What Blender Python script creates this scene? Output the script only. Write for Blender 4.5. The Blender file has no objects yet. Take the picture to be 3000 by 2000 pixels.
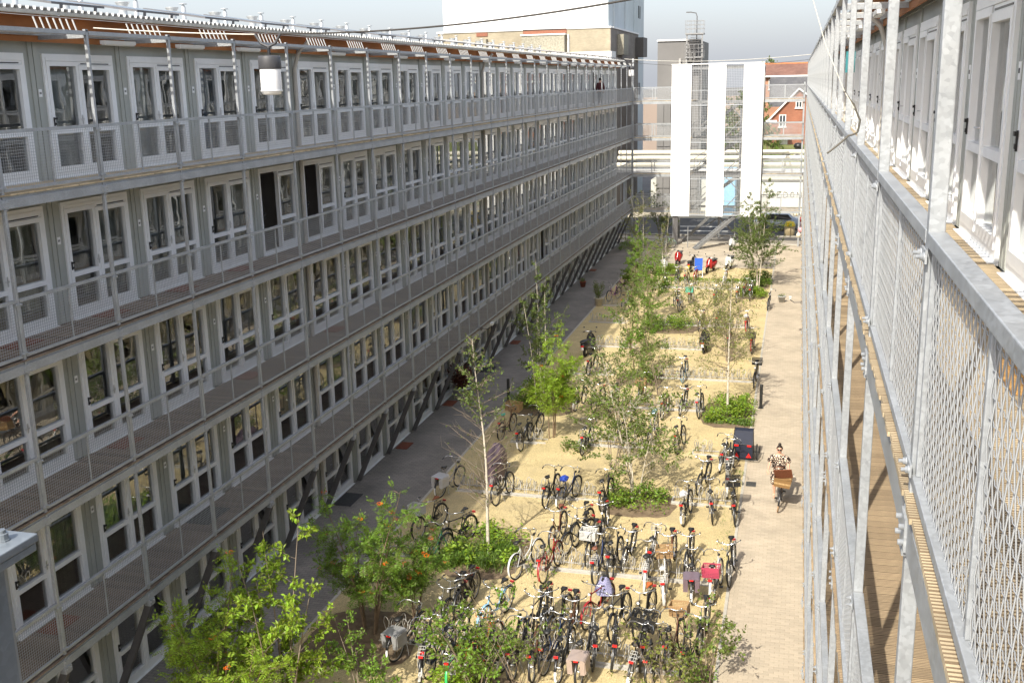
import bpy, math, random
from mathutils import Vector, Matrix, Euler
random.seed(7)
R = math.radians
S = bpy.context.scene
COL = S.collection

# ------------------------------------------------------------------ camera
cam_d = bpy.data.cameras.new('camera')
cam = bpy.data.objects.new('camera', cam_d); COL.objects.link(cam)
cam_d.sensor_width = 36.0
cam_d.lens = 3087.4 / 3000 * 36
cam_d.clip_start = 0.05; cam_d.clip_end = 3000
rX = Vector((0.96621016, 0.25683723, -0.02173851))
uY = Vector((-0.04072522, 0.23539508, 0.97104614))
fZ = Vector((-0.25451794, 0.93734934, -0.23790087))
cm = Matrix((rX, uY, -fZ)).transposed().to_4x4()
cm.translation = Vector((12.4083, -17.0740, 12.5893))
cam.matrix_world = cm
S.camera = cam

# ------------------------------------------------------------------ light
sunv = Vector((-0.27, -1.12, 1.0)).normalized()          # towards the sun
sun_d = bpy.data.lights.new('sun', 'SUN'); sun = bpy.data.objects.new('sun', sun_d); COL.objects.link(sun)
sun_d.energy = 2.85; sun_d.angle = R(0.53); sun_d.color = (1.0, 0.95, 0.84)
sun.rotation_euler = sunv.to_track_quat('Z', 'Y').to_euler()
sun.location = (0, -40, 60)
W_ = bpy.data.worlds.new('World'); S.world = W_; W_.use_nodes = True
nt = W_.node_tree
sky = nt.nodes.new('ShaderNodeTexSky'); sky.sky_type = 'NISHITA'; sky.sun_disc = False
sky.sun_elevation = math.asin(sunv.z)
sky.sun_rotation = math.atan2(sunv.x, sunv.y)
sky.air_density = 1.0; sky.dust_density = 4.0; sky.ozone_density = 1.0; sky.altitude = 0
tint = nt.nodes.new('ShaderNodeMixRGB'); tint.blend_type = 'MULTIPLY'; tint.inputs[0].default_value = 1.0; tint.inputs[2].default_value = (0.45, 0.45, 0.45, 1)
nt.links.new(sky.outputs[0], tint.inputs[1]); veil = nt.nodes.new('ShaderNodeMixRGB'); veil.blend_type = 'ADD'; veil.inputs[0].default_value = 1.0; veil.inputs[2].default_value = (1.42, 1.49, 1.66, 1)   # even thin haze veil over the whole sky
nt.links.new(tint.outputs[0], veil.inputs[1]); nt.links.new(veil.outputs[0], nt.nodes['Background'].inputs[0])
nt.nodes['Background'].inputs[1].default_value = 0.15
S.view_settings.view_transform = 'Standard'; S.view_settings.look = 'None'
S.view_settings.exposure = 1.16; S.view_settings.gamma = 1.0
S.view_settings.use_curve_mapping = False
S.cycles.max_bounces = 8; S.cycles.transparent_max_bounces = 24

# ------------------------------------------------------------------ materials
MATS = {}
def mat(name, col, rough=0.7, metal=0.0, var=0.12, scale=6.0, bump=0.0, bscale=None, spec=0.5, dirt=None, dscale=0.8, damt=0.35, coords='Object', sub=0.0):
    if name in MATS: return MATS[name]
    m = bpy.data.materials.new(name); m.use_nodes = True
    t = m.node_tree; N = t.nodes; L = t.links
    b = N['Principled BSDF']
    b.inputs['Roughness'].default_value = rough
    b.inputs['Metallic'].default_value = metal
    b.inputs['Specular IOR Level'].default_value = spec
    tc = N.new('ShaderNodeTexCoord')
    n1 = N.new('ShaderNodeTexNoise'); n1.inputs['Scale'].default_value = scale; n1.inputs['Detail'].default_value = 5
    L.new(tc.outputs[coords], n1.inputs['Vector'])
    mx = N.new('ShaderNodeMixRGB'); mx.blend_type = 'MIX'
    c = Vector(col[:3])
    mx.inputs[1].default_value = (*(c * (1 - var)), 1)
    mx.inputs[2].default_value = (*[min(1, v) for v in (c * (1 + var))], 1)
    cr = N.new('ShaderNodeMapRange'); cr.inputs[1].default_value = 0.3; cr.inputs[2].default_value = 0.7
    L.new(n1.outputs[0], cr.inputs[0]); L.new(cr.outputs[0], mx.inputs[0])
    out = mx.outputs[0]
    if dirt:
        n2 = N.new('ShaderNodeTexNoise'); n2.inputs['Scale'].default_value = dscale; n2.inputs['Detail'].default_value = 8; n2.inputs['Roughness'].default_value = 0.7
        L.new(tc.outputs[coords], n2.inputs['Vector'])
        r2 = N.new('ShaderNodeMapRange'); r2.inputs[1].default_value = 0.45; r2.inputs[2].default_value = 0.75; r2.inputs[4].default_value = damt
        L.new(n2.outputs[0], r2.inputs[0])
        m2 = N.new('ShaderNodeMixRGB'); L.new(r2.outputs[0], m2.inputs[0]); L.new(out, m2.inputs[1]); m2.inputs[2].default_value = (*dirt, 1)
        out = m2.outputs[0]
    L.new(out, b.inputs['Base Color'])
    if bump:
        n3 = N.new('ShaderNodeTexNoise'); n3.inputs['Scale'].default_value = bscale or scale * 4; n3.inputs['Detail'].default_value = 4
        L.new(tc.outputs[coords], n3.inputs['Vector'])
        bp = N.new('ShaderNodeBump'); bp.inputs['Strength'].default_value = bump; bp.inputs['Distance'].default_value = 0.02
        L.new(n3.outputs[0], bp.inputs['Height']); L.new(bp.outputs[0], b.inputs['Normal'])
    MATS[name] = m
    return m

def galv(name, base, var):
    m = mat(name, base, rough=0.48, metal=0.25, var=var, scale=3.0, dirt=(0.42, 0.41, 0.38), dscale=2.0, damt=0.3)
    t = m.node_tree; N = t.nodes; L = t.links; b = N['Principled BSDF']
    tc = [n for n in N if n.type == 'TEX_COORD'][0]
    v = N.new('ShaderNodeTexVoronoi'); v.inputs['Scale'].default_value = 55
    L.new(tc.outputs['Object'], v.inputs['Vector'])
    bw = N.new('ShaderNodeRGBToBW'); L.new(v.outputs['Color'], bw.inputs[0])
    mr = N.new('ShaderNodeMapRange'); mr.inputs[3].default_value = 0.82; mr.inputs[4].default_value = 1.12
    L.new(bw.outputs[0], mr.inputs[0])
    src = b.inputs['Base Color'].links[0].from_socket
    mu = N.new('ShaderNodeMixRGB'); mu.blend_type = 'MULTIPLY'; mu.inputs[0].default_value = 1
    L.new(src, mu.inputs[1]); L.new(mr.outputs[0], mu.inputs[2]); L.new(mu.outputs[0], b.inputs['Base Color'])
    mr2 = N.new('ShaderNodeMapRange'); mr2.inputs[3].default_value = 0.38; mr2.inputs[4].default_value = 0.62
    L.new(bw.outputs[0], mr2.inputs[0]); L.new(mr2.outputs[0], b.inputs['Roughness'])
    return m
GALV = galv('galvanised_steel', (0.37, 0.39, 0.41), 0.12)
WIRE = mat('galvanised_wire', (0.43, 0.445, 0.46), rough=0.5, metal=0.25, var=0.08)
PVC = mat('white_pvc', (0.87, 0.88, 0.88), rough=0.35, var=0.03, scale=2, dirt=(0.68, 0.67, 0.64), dscale=1.5, damt=0.25)
SAGE = mat('sage_painted_steel', (0.41, 0.425, 0.39), rough=0.55, var=0.07, scale=1.5, dirt=(0.30, 0.29, 0.25), dscale=1.2, damt=0.3)
DARK = mat('dark_gap', (0.03, 0.03, 0.03), rough=0.8)
STRUT = mat('dark_steel', (0.12, 0.115, 0.115), rough=0.6, metal=0.2)
BLACKP = mat('black_plastic', (0.02, 0.02, 0.02), rough=0.4)
SLAT = mat('white_slat', (0.52, 0.52, 0.50), rough=0.5, var=0.05)
ROOM = mat('room_wall', (0.34, 0.31, 0.28), rough=0.9, var=0.1, scale=1)
FASCIA = mat('orange_brown_fascia_board', (0.43, 0.17, 0.055), rough=0.8, var=0.22, scale=1.2, dirt=(0.22, 0.10, 0.05), dscale=0.5, damt=0.5)
WHITEM = mat('white_coated_metal', (0.72, 0.72, 0.71), rough=0.4, var=0.03, dirt=(0.5, 0.5, 0.47), dscale=0.7, damt=0.3)
PVCGREY = mat('grey_pvc_pipe', (0.52, 0.49, 0.44), rough=0.4, var=0.04)
SOLAR = mat('solar_cell', (0.02, 0.025, 0.05), rough=0.15)

def wood(name, col, groove=0.0, gdir=0):
    m = mat(name, col, rough=0.8, var=0.25, scale=2.2, dirt=(0.30, 0.24, 0.16), dscale=1.6, damt=0.6)
    t = m.node_tree; N = t.nodes; L = t.links; b = N['Principled BSDF']
    tc = [n for n in N if n.type == 'TEX_COORD'][0]
    # every board its own tone, stretched grain
    oi = N.new('ShaderNodeObjectInfo')
    geo = N.new('ShaderNodeNewGeometry')
    add = N.new('ShaderNodeMath'); L.new(oi.outputs['Random'], add.inputs[0]); L.new(geo.outputs['Random Per Island'], add.inputs[1])
    fr = N.new('ShaderNodeMath'); fr.operation = 'FRACT'; L.new(add.outputs[0], fr.inputs[0])
    mr = N.new('ShaderNodeMapRange'); mr.inputs[3].default_value = 0.72; mr.inputs[4].default_value = 1.15
    L.new(fr.outputs[0], mr.inputs[0])
    mp = N.new('ShaderNodeMapping'); mp.inputs['Scale'].default_value = (4, 60, 20)
    L.new(tc.outputs['Object'], mp.inputs['Vector'])
    n = N.new('ShaderNodeTexNoise'); n.inputs['Scale'].default_value = 2; n.inputs['Detail'].default_value = 6
    L.new(mp.outputs[0], n.inputs['Vector'])
    mr3 = N.new('ShaderNodeMapRange'); mr3.inputs[1].default_value = 0.3; mr3.inputs[2].default_value = 0.7; mr3.inputs[3].default_value = 0.75; mr3.inputs[4].default_value = 1.15
    L.new(n.outputs[0], mr3.inputs[0])
    mul = N.new('ShaderNodeMath'); mul.operation = 'MULTIPLY'; L.new(mr.outputs[0], mul.inputs[0]); L.new(mr3.outputs[0], mul.inputs[1])
    src = b.inputs['Base Color'].links[0].from_socket
    mu = N.new('ShaderNodeMixRGB'); mu.blend_type = 'MULTIPLY'; mu.inputs[0].default_value = 1
    L.new(src, mu.inputs[1]); L.new(mul.outputs[0], mu.inputs[2]); L.new(mu.outputs[0], b.inputs['Base Color'])
    return m
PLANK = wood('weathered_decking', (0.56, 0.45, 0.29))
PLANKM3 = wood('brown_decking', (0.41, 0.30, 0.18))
GROOVE = mat('shaded_groove', (0.17, 0.125, 0.08), 0.95)  # recess shade of the board grooves, put into the colour
PLANKD = wood('shade_toned_decking', (0.22, 0.165, 0.125))  # weathered boards, darkened in colour for the shade on the left walkways

def glass(name, tint, ior=1.75, wob=0.13):
    m = bpy.data.materials.new(name); m.use_nodes = True
    t = m.node_tree; N = t.nodes; L = t.links; N.remove(N['Principled BSDF'])
    out = N['Material Output']
    fr = N.new('ShaderNodeFresnel'); fr.inputs[0].default_value = ior
    tr = N.new('ShaderNodeBsdfTransparent'); tr.inputs[0].default_value = (*tint, 1)
    gl = N.new('ShaderNodeBsdfGlossy'); gl.inputs['Roughness'].default_value = 0.0; gl.inputs['Color'].default_value = (0.93, 0.95, 0.95, 1)
    tc = N.new('ShaderNodeTexCoord'); oi = N.new('ShaderNodeObjectInfo')
    va = N.new('ShaderNodeVectorMath'); va.operation = 'ADD'
    L.new(tc.outputs['Object'], va.inputs[0]); L.new(oi.outputs['Location'], va.inputs[1])
    n = N.new('ShaderNodeTexNoise'); n.inputs['Scale'].default_value = 1.6; n.inputs['Detail'].default_value = 1
    L.new(va.outputs[0], n.inputs['Vector'])
    bp = N.new('ShaderNodeBump'); bp.inputs['Strength'].default_value = wob; bp.inputs['Distance'].default_value = 0.012
    L.new(n.outputs[0], bp.inputs['Height']); L.new(bp.outputs[0], gl.inputs['Normal'])
    rf = N.new('ShaderNodeMath'); rf.operation = 'MULTIPLY_ADD'; rf.inputs[1].default_value = 0.8; rf.inputs[2].default_value = 0.2; L.new(fr.outputs[0], rf.inputs[0])
    mx = N.new('ShaderNodeMixShader'); L.new(rf.outputs[0], mx.inputs[0]); L.new(tr.outputs[0], mx.inputs[1]); L.new(gl.outputs[0], mx.inputs[2])
    L.new(mx.outputs[0], out.inputs[0])
    return m
GLASS = glass('window_glass', (0.88, 0.91, 0.90), 1.8)

# ------------------------------------------------------------------ mesh helpers
class MB:
    def __init__(s): s.v = []; s.f = []; s.m = []; s.sm = []
    def add(s, vs, fs, mi=0, smooth=False):
        o = len(s.v); s.v += [tuple(v) for v in vs]
        for f in fs: s.f.append([i + o for i in f]); s.m.append(mi); s.sm.append(smooth)
    def box(s, x0, x1, y0, y1, z0, z1, mi=0, M=None):
        vs = [(x, y, z) for z in (z0, z1) for y in (y0, y1) for x in (x0, x1)]
        if M: vs = [M @ Vector(v) for v in vs]
        s.add(vs, [(0, 2, 3, 1), (4, 5, 7, 6), (0, 1, 5, 4), (2, 6, 7, 3), (0, 4, 6, 2), (1, 3, 7, 5)], mi)
    def bar(s, p, q, w, h=None, mi=0, up=(0, 0, 1)):
        p = Vector(p); q = Vector(q); h = h or w; d = (q - p)
        if d.length < 1e-6: return
        d.normalize(); up = Vector(up)
        if abs(d.dot(up)) > 0.98: up = Vector((0, 1, 0))
        a = d.cross(up).normalized(); b = a.cross(d)
        vs = [c + a * (w / 2) * i + b * (h / 2) * j for c in (p, q) for i, j in ((-1, -1), (1, -1), (1, 1), (-1, 1))]
        s.add(vs, [(3, 2, 1, 0), (4, 5, 6, 7), (0, 1, 5, 4), (1, 2, 6, 5), (2, 3, 7, 6), (3, 0, 4, 7)], mi)
    def tube(s, pts, r, n=6, mi=0, cap=True, smooth=True):
        pts = [Vector(p) for p in pts]; k = len(pts)
        rr = r if isinstance(r, (list, tuple)) else [r] * k
        vs = []; prev = None
        for i, p in enumerate(pts):
            d = (pts[min(i + 1, k - 1)] - pts[max(i - 1, 0)])
            d = d.normalized() if d.length > 1e-9 else Vector((0, 0, 1))
            if prev is None:
                a = d.cross(Vector((0, 0, 1)))
                if a.length < 0.05: a = d.cross(Vector((0, 1, 0)))
            else:
                a = prev - d * prev.dot(d)
                if a.length < 1e-4: a = d.cross(Vector((0.3, 1, 0.2)))
            a.normalize(); prev = a; b = d.cross(a)
            for j in range(n):
                t = 2 * math.pi * j / n
                vs.append(p + (a * math.cos(t) + b * math.sin(t)) * rr[i])
        fs = [(i * n + j, i * n + (j + 1) % n, (i + 1) * n + (j + 1) % n, (i + 1) * n + j) for i in range(k - 1) for j in range(n)]
        s.add(vs, fs, mi, smooth)
        if cap:
            s.add(vs[:n], [tuple(range(n - 1, -1, -1))], mi); s.add(vs[-n:], [tuple(range(n))], mi)
    def lathe(s, prof, n=16, c=(0, 0, 0), mi=0, smooth=True, M=None):
        vs = []; k = len(prof)
        for r, z in prof:
            for j in range(n):
                t = 2 * math.pi * j / n
                v = Vector((c[0] + r * math.cos(t), c[1] + r * math.sin(t), c[2] + z))
                vs.append(M @ v if M else v)
        fs = [(i * n + j, i * n + (j + 1) % n, (i + 1) * n + (j + 1) % n, (i + 1) * n + j) for i in range(k - 1) for j in range(n)]
        s.add(vs, fs, mi, smooth)
    def disc(s, r, n=16, c=(0, 0, 0), mi=0, up=True):
        vs = [(c[0] + r * math.cos(2 * math.pi * j / n), c[1] + r * math.sin(2 * math.pi * j / n), c[2]) for j in range(n)]
        s.add(vs, [tuple(range(n)) if up else tuple(range(n - 1, -1, -1))], mi)
    def torus(s, R_, r, c=(0, 0, 0), n=26, k=5, axis='x', mi=0, a0=0, a1=360):
        vs = []; full = abs(a1 - a0) >= 359.9; cnt = n if full else n + 1
        for i in range(cnt):
            t = R(a0) + R(a1 - a0) * i / n
            for j in range(k):
                u = 2 * math.pi * j / k
                rad = R_ + r * math.cos(u)
                vs.append((c[0] + r * math.sin(u), c[1] + rad * math.cos(t), c[2] + rad * math.sin(t)))
        fs = []
        for i in range(n if full else n):
            i2 = (i + 1) % cnt
            for j in range(k): fs.append((i * k + j, i * k + (j + 1) % k, i2 * k + (j + 1) % k, i2 * k + j))
        s.add(vs, fs, mi, True)
    def ball(s, c, r, n=8, mi=0, sz=1.0):
        prof = [(max(1e-4, r * math.sin(math.pi * i / n)), -r * sz * math.cos(math.pi * i / n)) for i in range(n + 1)]
        s.lathe(prof, max(6, n + 2), c, mi)
    def mesh(s, name, mats):
        me = bpy.data.meshes.new(name); me.from_pydata(s.v, [], s.f)
        for m in (mats if isinstance(mats, (list, tuple)) else [mats]): me.materials.append(m)
        me.polygons.foreach_set('material_index', s.m)
        me.polygons.foreach_set('use_smooth', s.sm)
        me.update(); return me

def link(name, me, parent=None, loc=(0, 0, 0), rot=(0, 0, 0), kind=None, scale=None):
    o = bpy.data.objects.new(name, me); COL.objects.link(o)
    o.location = loc; o.rotation_euler = rot
    if scale: o.scale = scale
    if parent: o.parent = parent
    if kind: o['kind'] = kind
    return o
def thing(name, label, cat, loc=(0, 0, 0), rot=(0, 0, 0), group=None):
    o = bpy.data.objects.new(name, None); COL.objects.link(o); o.empty_display_size = 0.2
    o.location = loc; o.rotation_euler = rot; o['label'] = label; o['category'] = cat
    if group: o['group'] = group
    return o
def tag(o, label, cat, group=None):
    o['label'] = label; o['category'] = cat
    if group: o['group'] = group
    return o
def quick(name, mb, mats, parent=None, loc=(0, 0, 0), rot=(0, 0, 0), kind=None):
    return link(name, mb.mesh(name, mats), parent, loc, rot, kind)

W = 2.62; H = 2.7517; XF = -1.2; ZP = 13.66; XR = 12.88

# ------------------------------------------------------------------ shared facade meshes (u = +x outward, facade plane x = XF)
def rect_ring(mb, x0, x1, ya, yb, za, zb, t, mi=0, tb=None):
    tb = tb or t
    mb.box(x0, x1, ya, ya + t, za, zb, mi); mb.box(x0, x1, yb - t, yb, za, zb, mi)
    mb.box(x0, x1, ya + t, yb - t, za, za + tb, mi); mb.box(x0, x1, ya + t, yb - t, zb - t, zb, mi)
DY0, DY1, DZ0, DZ1 = 0.23, 2.35, 0.01, 2.30
YM = 1.24
def wall_mesh():
    m = MB()
    d = -0.14
    m.box(d, 0, 0.012, 0.12, 0, 2.70); m.box(d, 0, W - 0.12, W - 0.012, 0, 2.70)            # corner posts
    m.box(d, -0.025, 0.12, DY0, 0, 2.5); m.box(d, -0.025, DY1, W - 0.12, 0, 2.5)
    m.box(d, 0.0, 0.12, W - 0.12, 2.52, 2.70)
    m.box(d, -0.025, DY0, DY1, DZ1, 2.52)
    m.box(d, -0.03, 0.12, W - 0.12, 2.5, 2.52)
    m.box(-0.12, -0.06, -0.012, 0.012, 0.0, 2.72, 1)                                           # black joint
    m.box(-0.10, 0.012, 0.012, 0.11, 2.56, 2.62); m.box(-0.10, 0.012, W - 0.11, W - 0.012, 2.56, 2.62)
    m.box(-0.14, 0.02, 0.03, 0.09, 2.70, H - 0.035, 1)
    return m.mesh('container_front', [SAGE, DARK])
WALLM = wall_mesh()
def door_mesh(opening=False):
    m = MB(); x0, x1 = -0.10, 0.012
    rect_ring(m, x0, x1, DY0, DY1, DZ0, DZ1, 0.07, 0, 0.09)
    # ventilation box with black slit over the right leaf, plain head over the left
    m.box(x0, x1 + 0.012, DY0 + 0.07, DY1 - 0.07, 2.17, 2.232, 0)
    leaves = [(DY0 + 0.072, YM - 0.006, 2.165), (YM + 0.006, DY1 - 0.072, 2.10)]
    m.box(x0, x1 - 0.004, YM + 0.006, DY1 - 0.072, 2.105, 2.168, 0)
    m.box(x1 - 0.012, x1 + 0.002, YM + 0.08, DY1 - 0.15, 2.118, 2.136, 1)
    for k, (a, b, zt) in enumerate(leaves):
        if opening and k == 0: continue
        rect_ring(m, x0 + 0.02, x1 + 0.012, a, b, DZ0 + 0.092, zt, 0.085, 0, 0.11)
        m.box(x0 + 0.025, x1 + 0.008, a + 0.085, b - 0.085, 0.83, 0.92, 0)
    m.box(x1 + 0.012, x1 + 0.025, YM - 0.02, YM + 0.02, 0.12, 2.09, 0)
    m.box(-0.02, 0.07, DY0 - 0.02, DY1 + 0.02, -0.02, DZ0 - 0.004, 0)
    return m.mesh('double_door', [PVC, BLACKP])
DOORM = door_mesh(); DOORO = door_mesh(True)
def panes_mesh(which):
    m = MB(); x = -0.045
    P = {0: (DY0 + 0.157, YM - 0.091, 0.92, 2.08), 1: (YM + 0.091, DY1 - 0.157, 0.92, 2.015),
         2: (DY0 + 0.157, YM - 0.091, 0.212, 0.83), 3: (YM + 0.091, DY1 - 0.157, 0.212, 0.83)}
    for k in which:
        a, b, c, d = P[k]
        m.add([(x, a, c), (x, b, c), (x, b, d), (x, a, d)], [(0, 1, 2, 3)])
        m.add([(x - 0.02, a, c), (x - 0.02, b, c), (x - 0.02, b, d), (x - 0.02, a, d)], [(0, 1, 2, 3)])
    return m.mesh('pane', GLASS)
PANES = [panes_mesh([k]) for k in range(4)]; PANEALL = panes_mesh([0, 1, 2, 3]); PANER = panes_mesh([1, 3])
def handle_mesh():
    m = MB(); m.box(0.024, 0.032, YM - 0.075, YM - 0.045, 0.98, 1.16); m.tube([(0.03, YM - 0.06, 1.08), (0.065, YM - 0.06, 1.08), (0.068, YM - 0.16, 1.08)], 0.009, 5)
    return m.mesh('handle', mat('satin_handle', (0.6, 0.6, 0.6), 0.3, 0.8))
HANDLEM = handle_mesh()
def lock_mesh():
    m = MB(); m.box(0.024, 0.04, DY0 + 0.09, DY0 + 0.12, 0.98, 1.14); m.box(0.04, 0.062, DY0 + 0.10, DY0 + 0.16, 1.10, 1.135); m.box(0.04, 0.05, DY0 + 0.10, DY0 + 0.14, 1.0, 1.04)
    return m.mesh('lock', BLACKP)
LOCKM = lock_mesh()
def plate_mesh():
    m = MB(); m.box(0.001, 0.01, 0.03, 0.115, 1.52, 1.66, 0)
    for i in range(3): m.box(0.01, 0.0115, 0.045 + i * 0.02, 0.057 + i * 0.02, 1.57, 1.61, 1)
    return m.mesh('number_plate', [PVC, DARK])
PLATEM = plate_mesh()
CURT = {'grey': mat('grey_curtain', (0.52, 0.53, 0.52), 0.9, var=0.1), 'dark': mat('dark_curtain', (0.13, 0.13, 0.15), 0.9, var=0.1),
        'cream': mat('cream_curtain', (0.62, 0.56, 0.45), 0.9, var=0.1), 'white': mat('white_curtain', (0.75, 0.75, 0.75), 0.9, var=0.05), 'blue': mat('blue_curtain', (0.25, 0.33, 0.5), 0.9),
        'red': mat('wine_curtain', (0.22, 0.05, 0.06), 0.9)}
def curtain_mesh(a, b, z0, z1, m_, seed, amp=0.025):
    rn = random.Random(seed); mb = MB(); n = max(6, int((b - a) / 0.022)); vs = []
    ph = rn.random() * 6; fq = rn.uniform(55, 75)
    for i in range(n + 1):
        y = a + (b - a) * i / n
        x = -0.22 + amp * math.sin(fq * y + ph) + 0.6 * amp * math.sin(23 * y + 2 * ph)
        vs += [(x, y, z0), (x * 1 + 0.01, y, z1)]
    mb.add(vs, [(2 * i, 2 * i + 2, 2 * i + 3, 2 * i + 1) for i in range(n)], 0, True)
    return mb.mesh('curtain', m_)
def blind_mesh(m_):
    mb = MB()
    for i in range(46): mb.box(-0.14, -0.105, DY0 + 0.12, DY1 - 0.12, 0.22 + i * 0.042, 0.232 + i * 0.042)
    return mb.mesh('blind', m_)
CV = []
for i, c in enumerate(['grey', 'white', 'dark', 'cream', 'white', 'grey', 'dark', 'blue', 'cream', 'grey', 'grey', 'white']):
    a, b = DY0 + 0.12, DY1 - 0.12
    if i % 3 == 0: CV.append(curtain_mesh(a, b, 0.15, 2.12, CURT[c], i))
    elif i % 3 == 1: CV.append(curtain_mesh(a, a + 0.95, 0.15, 2.12, CURT[c], i))
    else: CV.append(curtain_mesh(b - 0.8, b, 0.15, 2.12, CURT[c], i))
CV.append(blind_mesh(CURT['white'])); CV.append(curtain_mesh(DY0 + .12, DY1 - .12, 0.9, 2.12, CURT['red'], 77))
# ------------------------------------------------------------------ gallery meshes
def mesh_panel_wires(nv=47, nh=18, r=0.0023, a=0.065, b=W - 0.065, z0=0.082, z1=0.985, x=-0.035):
    m = MB(); mid = (a + b) / 2
    for half in ((a + 0.02, mid - 0.012), (mid + 0.012, b - 0.02)):
        n2 = nv // 2
        for i in range(n2 + 1):
            y = half[0] + (half[1] - half[0]) * i / n2
            s_ = r
            m.add([(x - s_, y - s_, z0), (x + s_, y - s_, z0), (x + s_, y + s_, z0), (x - s_, y + s_, z0), (x - s_, y - s_, z1), (x + s_, y - s_, z1), (x + s_, y + s_, z1), (x - s_, y + s_, z1)],
                  [(0, 1, 5, 4), (1, 2, 6, 5), (2, 3, 7, 6), (3, 0, 4, 7)])
        for j in range(nh + 1):
            z = z0 + (z1 - z0) * j / nh; xx = x + 2 * r + 0.0004
            s_ = r
            m.add([(xx - s_, half[0], z - s_), (xx + s_, half[0], z - s_), (xx + s_, half[0], z + s_), (xx - s_, half[0], z + s_), (xx - s_, half[1], z - s_), (xx + s_, half[1], z - s_), (xx + s_, half[1], z + s_), (xx - s_, half[1], z + s_)],
                  [(0, 3, 2, 1)[::-1], (4, 5, 6, 7), (0, 1, 5, 4), (1, 2, 6, 5), (2, 3, 7, 6), (3, 0, 4, 7)])
    return m
WIREM = mesh_panel_wires().mesh('wire_mesh', WIRE)
def crimped_wires(a=0.065, b=W - 0.065, z0=0.082, z1=0.975, x=-0.035):
    # near railing: round crimped wire, woven
    m = MB(); r = 0.0024; mid = (a + b) / 2
    for half in ((a + 0.02, mid - 0.02), (mid + 0.02, b - 0.02)):
        n2 = 31; nh = 14
        ys = [half[0] + (half[1] - half[0]) * i / n2 for i in range(n2 + 1)]
        zs = [z0 + (z1 - z0) * j / nh for j in range(nh + 1)]
        for i, y in enumerate(ys):
            pts = []
            for j, z in enumerate(zs): pts.append((x + 0.0028 * (1 if (i + j) % 2 else -1), y, z))
            m.tube(pts, r, 4)
        for j, z in enumerate(zs):
            pts = []
            for i, y in enumerate(ys): pts.append((x - 0.0028 * (1 if (i + j) % 2 else -1), y, z))
            m.tube(pts, r * 0.75, 4)
    return m.mesh('wire_mesh', WIRE)
def bev(o, w=0.006):
    b = o.modifiers.new('bevel', 'BEVEL'); b.width = w; b.segments = 2; b.limit_method = 'ANGLE'
    return o
def railing_mesh():
    m = MB(); a, b = 0.042, W - 0.042
    m.box(-0.068, -0.002, a - 0.004, b + 0.004, 0.965, 1.02)
    m.box(-0.050, -0.006, a, b, 0.035, 0.08)
    m.box(-0.052, -0.018, a, a + 0.03, 0.08, 0.965); m.box(-0.052, -0.018, b - 0.03, b, 0.08, 0.965)
    m.box(-0.048, -0.022, W / 2 - 0.013, W / 2 + 0.013, 0.08, 0.965)
    return m.mesh('railing', GALV)
RAILM = railing_mesh()
def edge_mesh():
    m = MB()
    m.box(-0.05, 0.0, 0.037, W - 0.037, -0.235, -0.085)
    m.box(-0.045, -0.02, 0.037, W - 0.037, -0.085, -0.034)
    m.box(-1.16, -1.10, 0.02, W - 0.02, -0.16, -0.034)
    for k in range(1, 4): m.box(-1.10, -0.062, k * W / 4 - 0.02, k * W / 4 + 0.02, -0.14, -0.034)
    return m.mesh('edge_beam', GALV)
EDGEM = edge_mesh()
def cross_mesh():
    m = MB(); m.box(-1.18, -0.075, -0.03, 0.03, -0.2, -0.036); return m.mesh('cross_beam', GALV)
CROSSM = cross_mesh()
NP = 18; PW = W / NP
def plank_mesh():
    m = MB(); n = 6; y0 = 0.004; y1 = PW - 0.004; x0, x1 = -1.17, 0.018; t = 0.028
    # grooved top
    ys = []; d = (y1 - y0) / (2 * n)
    prof = []
    for i in range(n):
        a = y0 + 2 * i * d
        prof += [(a + 0.1 * d, 0.0), (a + 1.2 * d, 0.0), (a + 1.35 * d, -0.006), (a + 1.9 * d, -0.006)]
    prof += [(y1, -0.004), (y1, -t), (y0, -t)]
    vs = [(x0, y, z) for y, z in prof] + [(x1, y, z) for y, z in prof]; k = len(prof)
    fs = [(i, (i + 1) % k, k + (i + 1) % k, k + i)[::-1] for i in range(k)] + [tuple(range(k)), tuple(range(2 * k - 1, k - 1, -1))]
    m.add(vs, fs)
    for i in range(k):
        if i < k - 3 and i % 4 in (1, 2): m.m[i] = 1
    return m.mesh('plank', [PLANK, GROOVE])
PLANKM = plank_mesh()
PLANKM.materials[0] = PLANK
def decking_mesh():
    m = MB()
    rn = random.Random(3)
    for i in range(NP):
        e = rn.uniform(-0.012, 0.004)
        m.box(-1.17, 0.018 + e, i * PW + 0.004, (i + 1) * PW - 0.004, -0.03, -0.001 - rn.random() * 0.002)
    return m.mesh('decking', PLANK)
DECKM = decking_mesh()
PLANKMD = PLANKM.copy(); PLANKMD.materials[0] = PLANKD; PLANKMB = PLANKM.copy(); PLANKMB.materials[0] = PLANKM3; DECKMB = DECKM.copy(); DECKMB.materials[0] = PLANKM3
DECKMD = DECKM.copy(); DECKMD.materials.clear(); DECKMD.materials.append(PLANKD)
def post_mesh(zb):
    m = MB(); m.box(-0.064, -0.004, -0.03, 0.03, zb, ZP - 0.03); return m.mesh('post', GALV)
def bracket_mesh():
    m = MB()
    m.box(-0.05, 0.012, -0.05, 0.05, -0.26, -0.245); m.box(-0.002, 0.010, -0.075, 0.075, -0.235, -0.10)
    for y in (-0.055, 0.055):
        for z in (-0.2, -0.135):
            m.lathe([(0.0001, 0.022), (0.012, 0.022), (0.012, 0.0), (0.016, 0.0)], 6, mi=0, M=Matrix.Translation((0.008, y, z)) @ Matrix.Rotation(R(90), 4, 'Y'))
    return m
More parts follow.
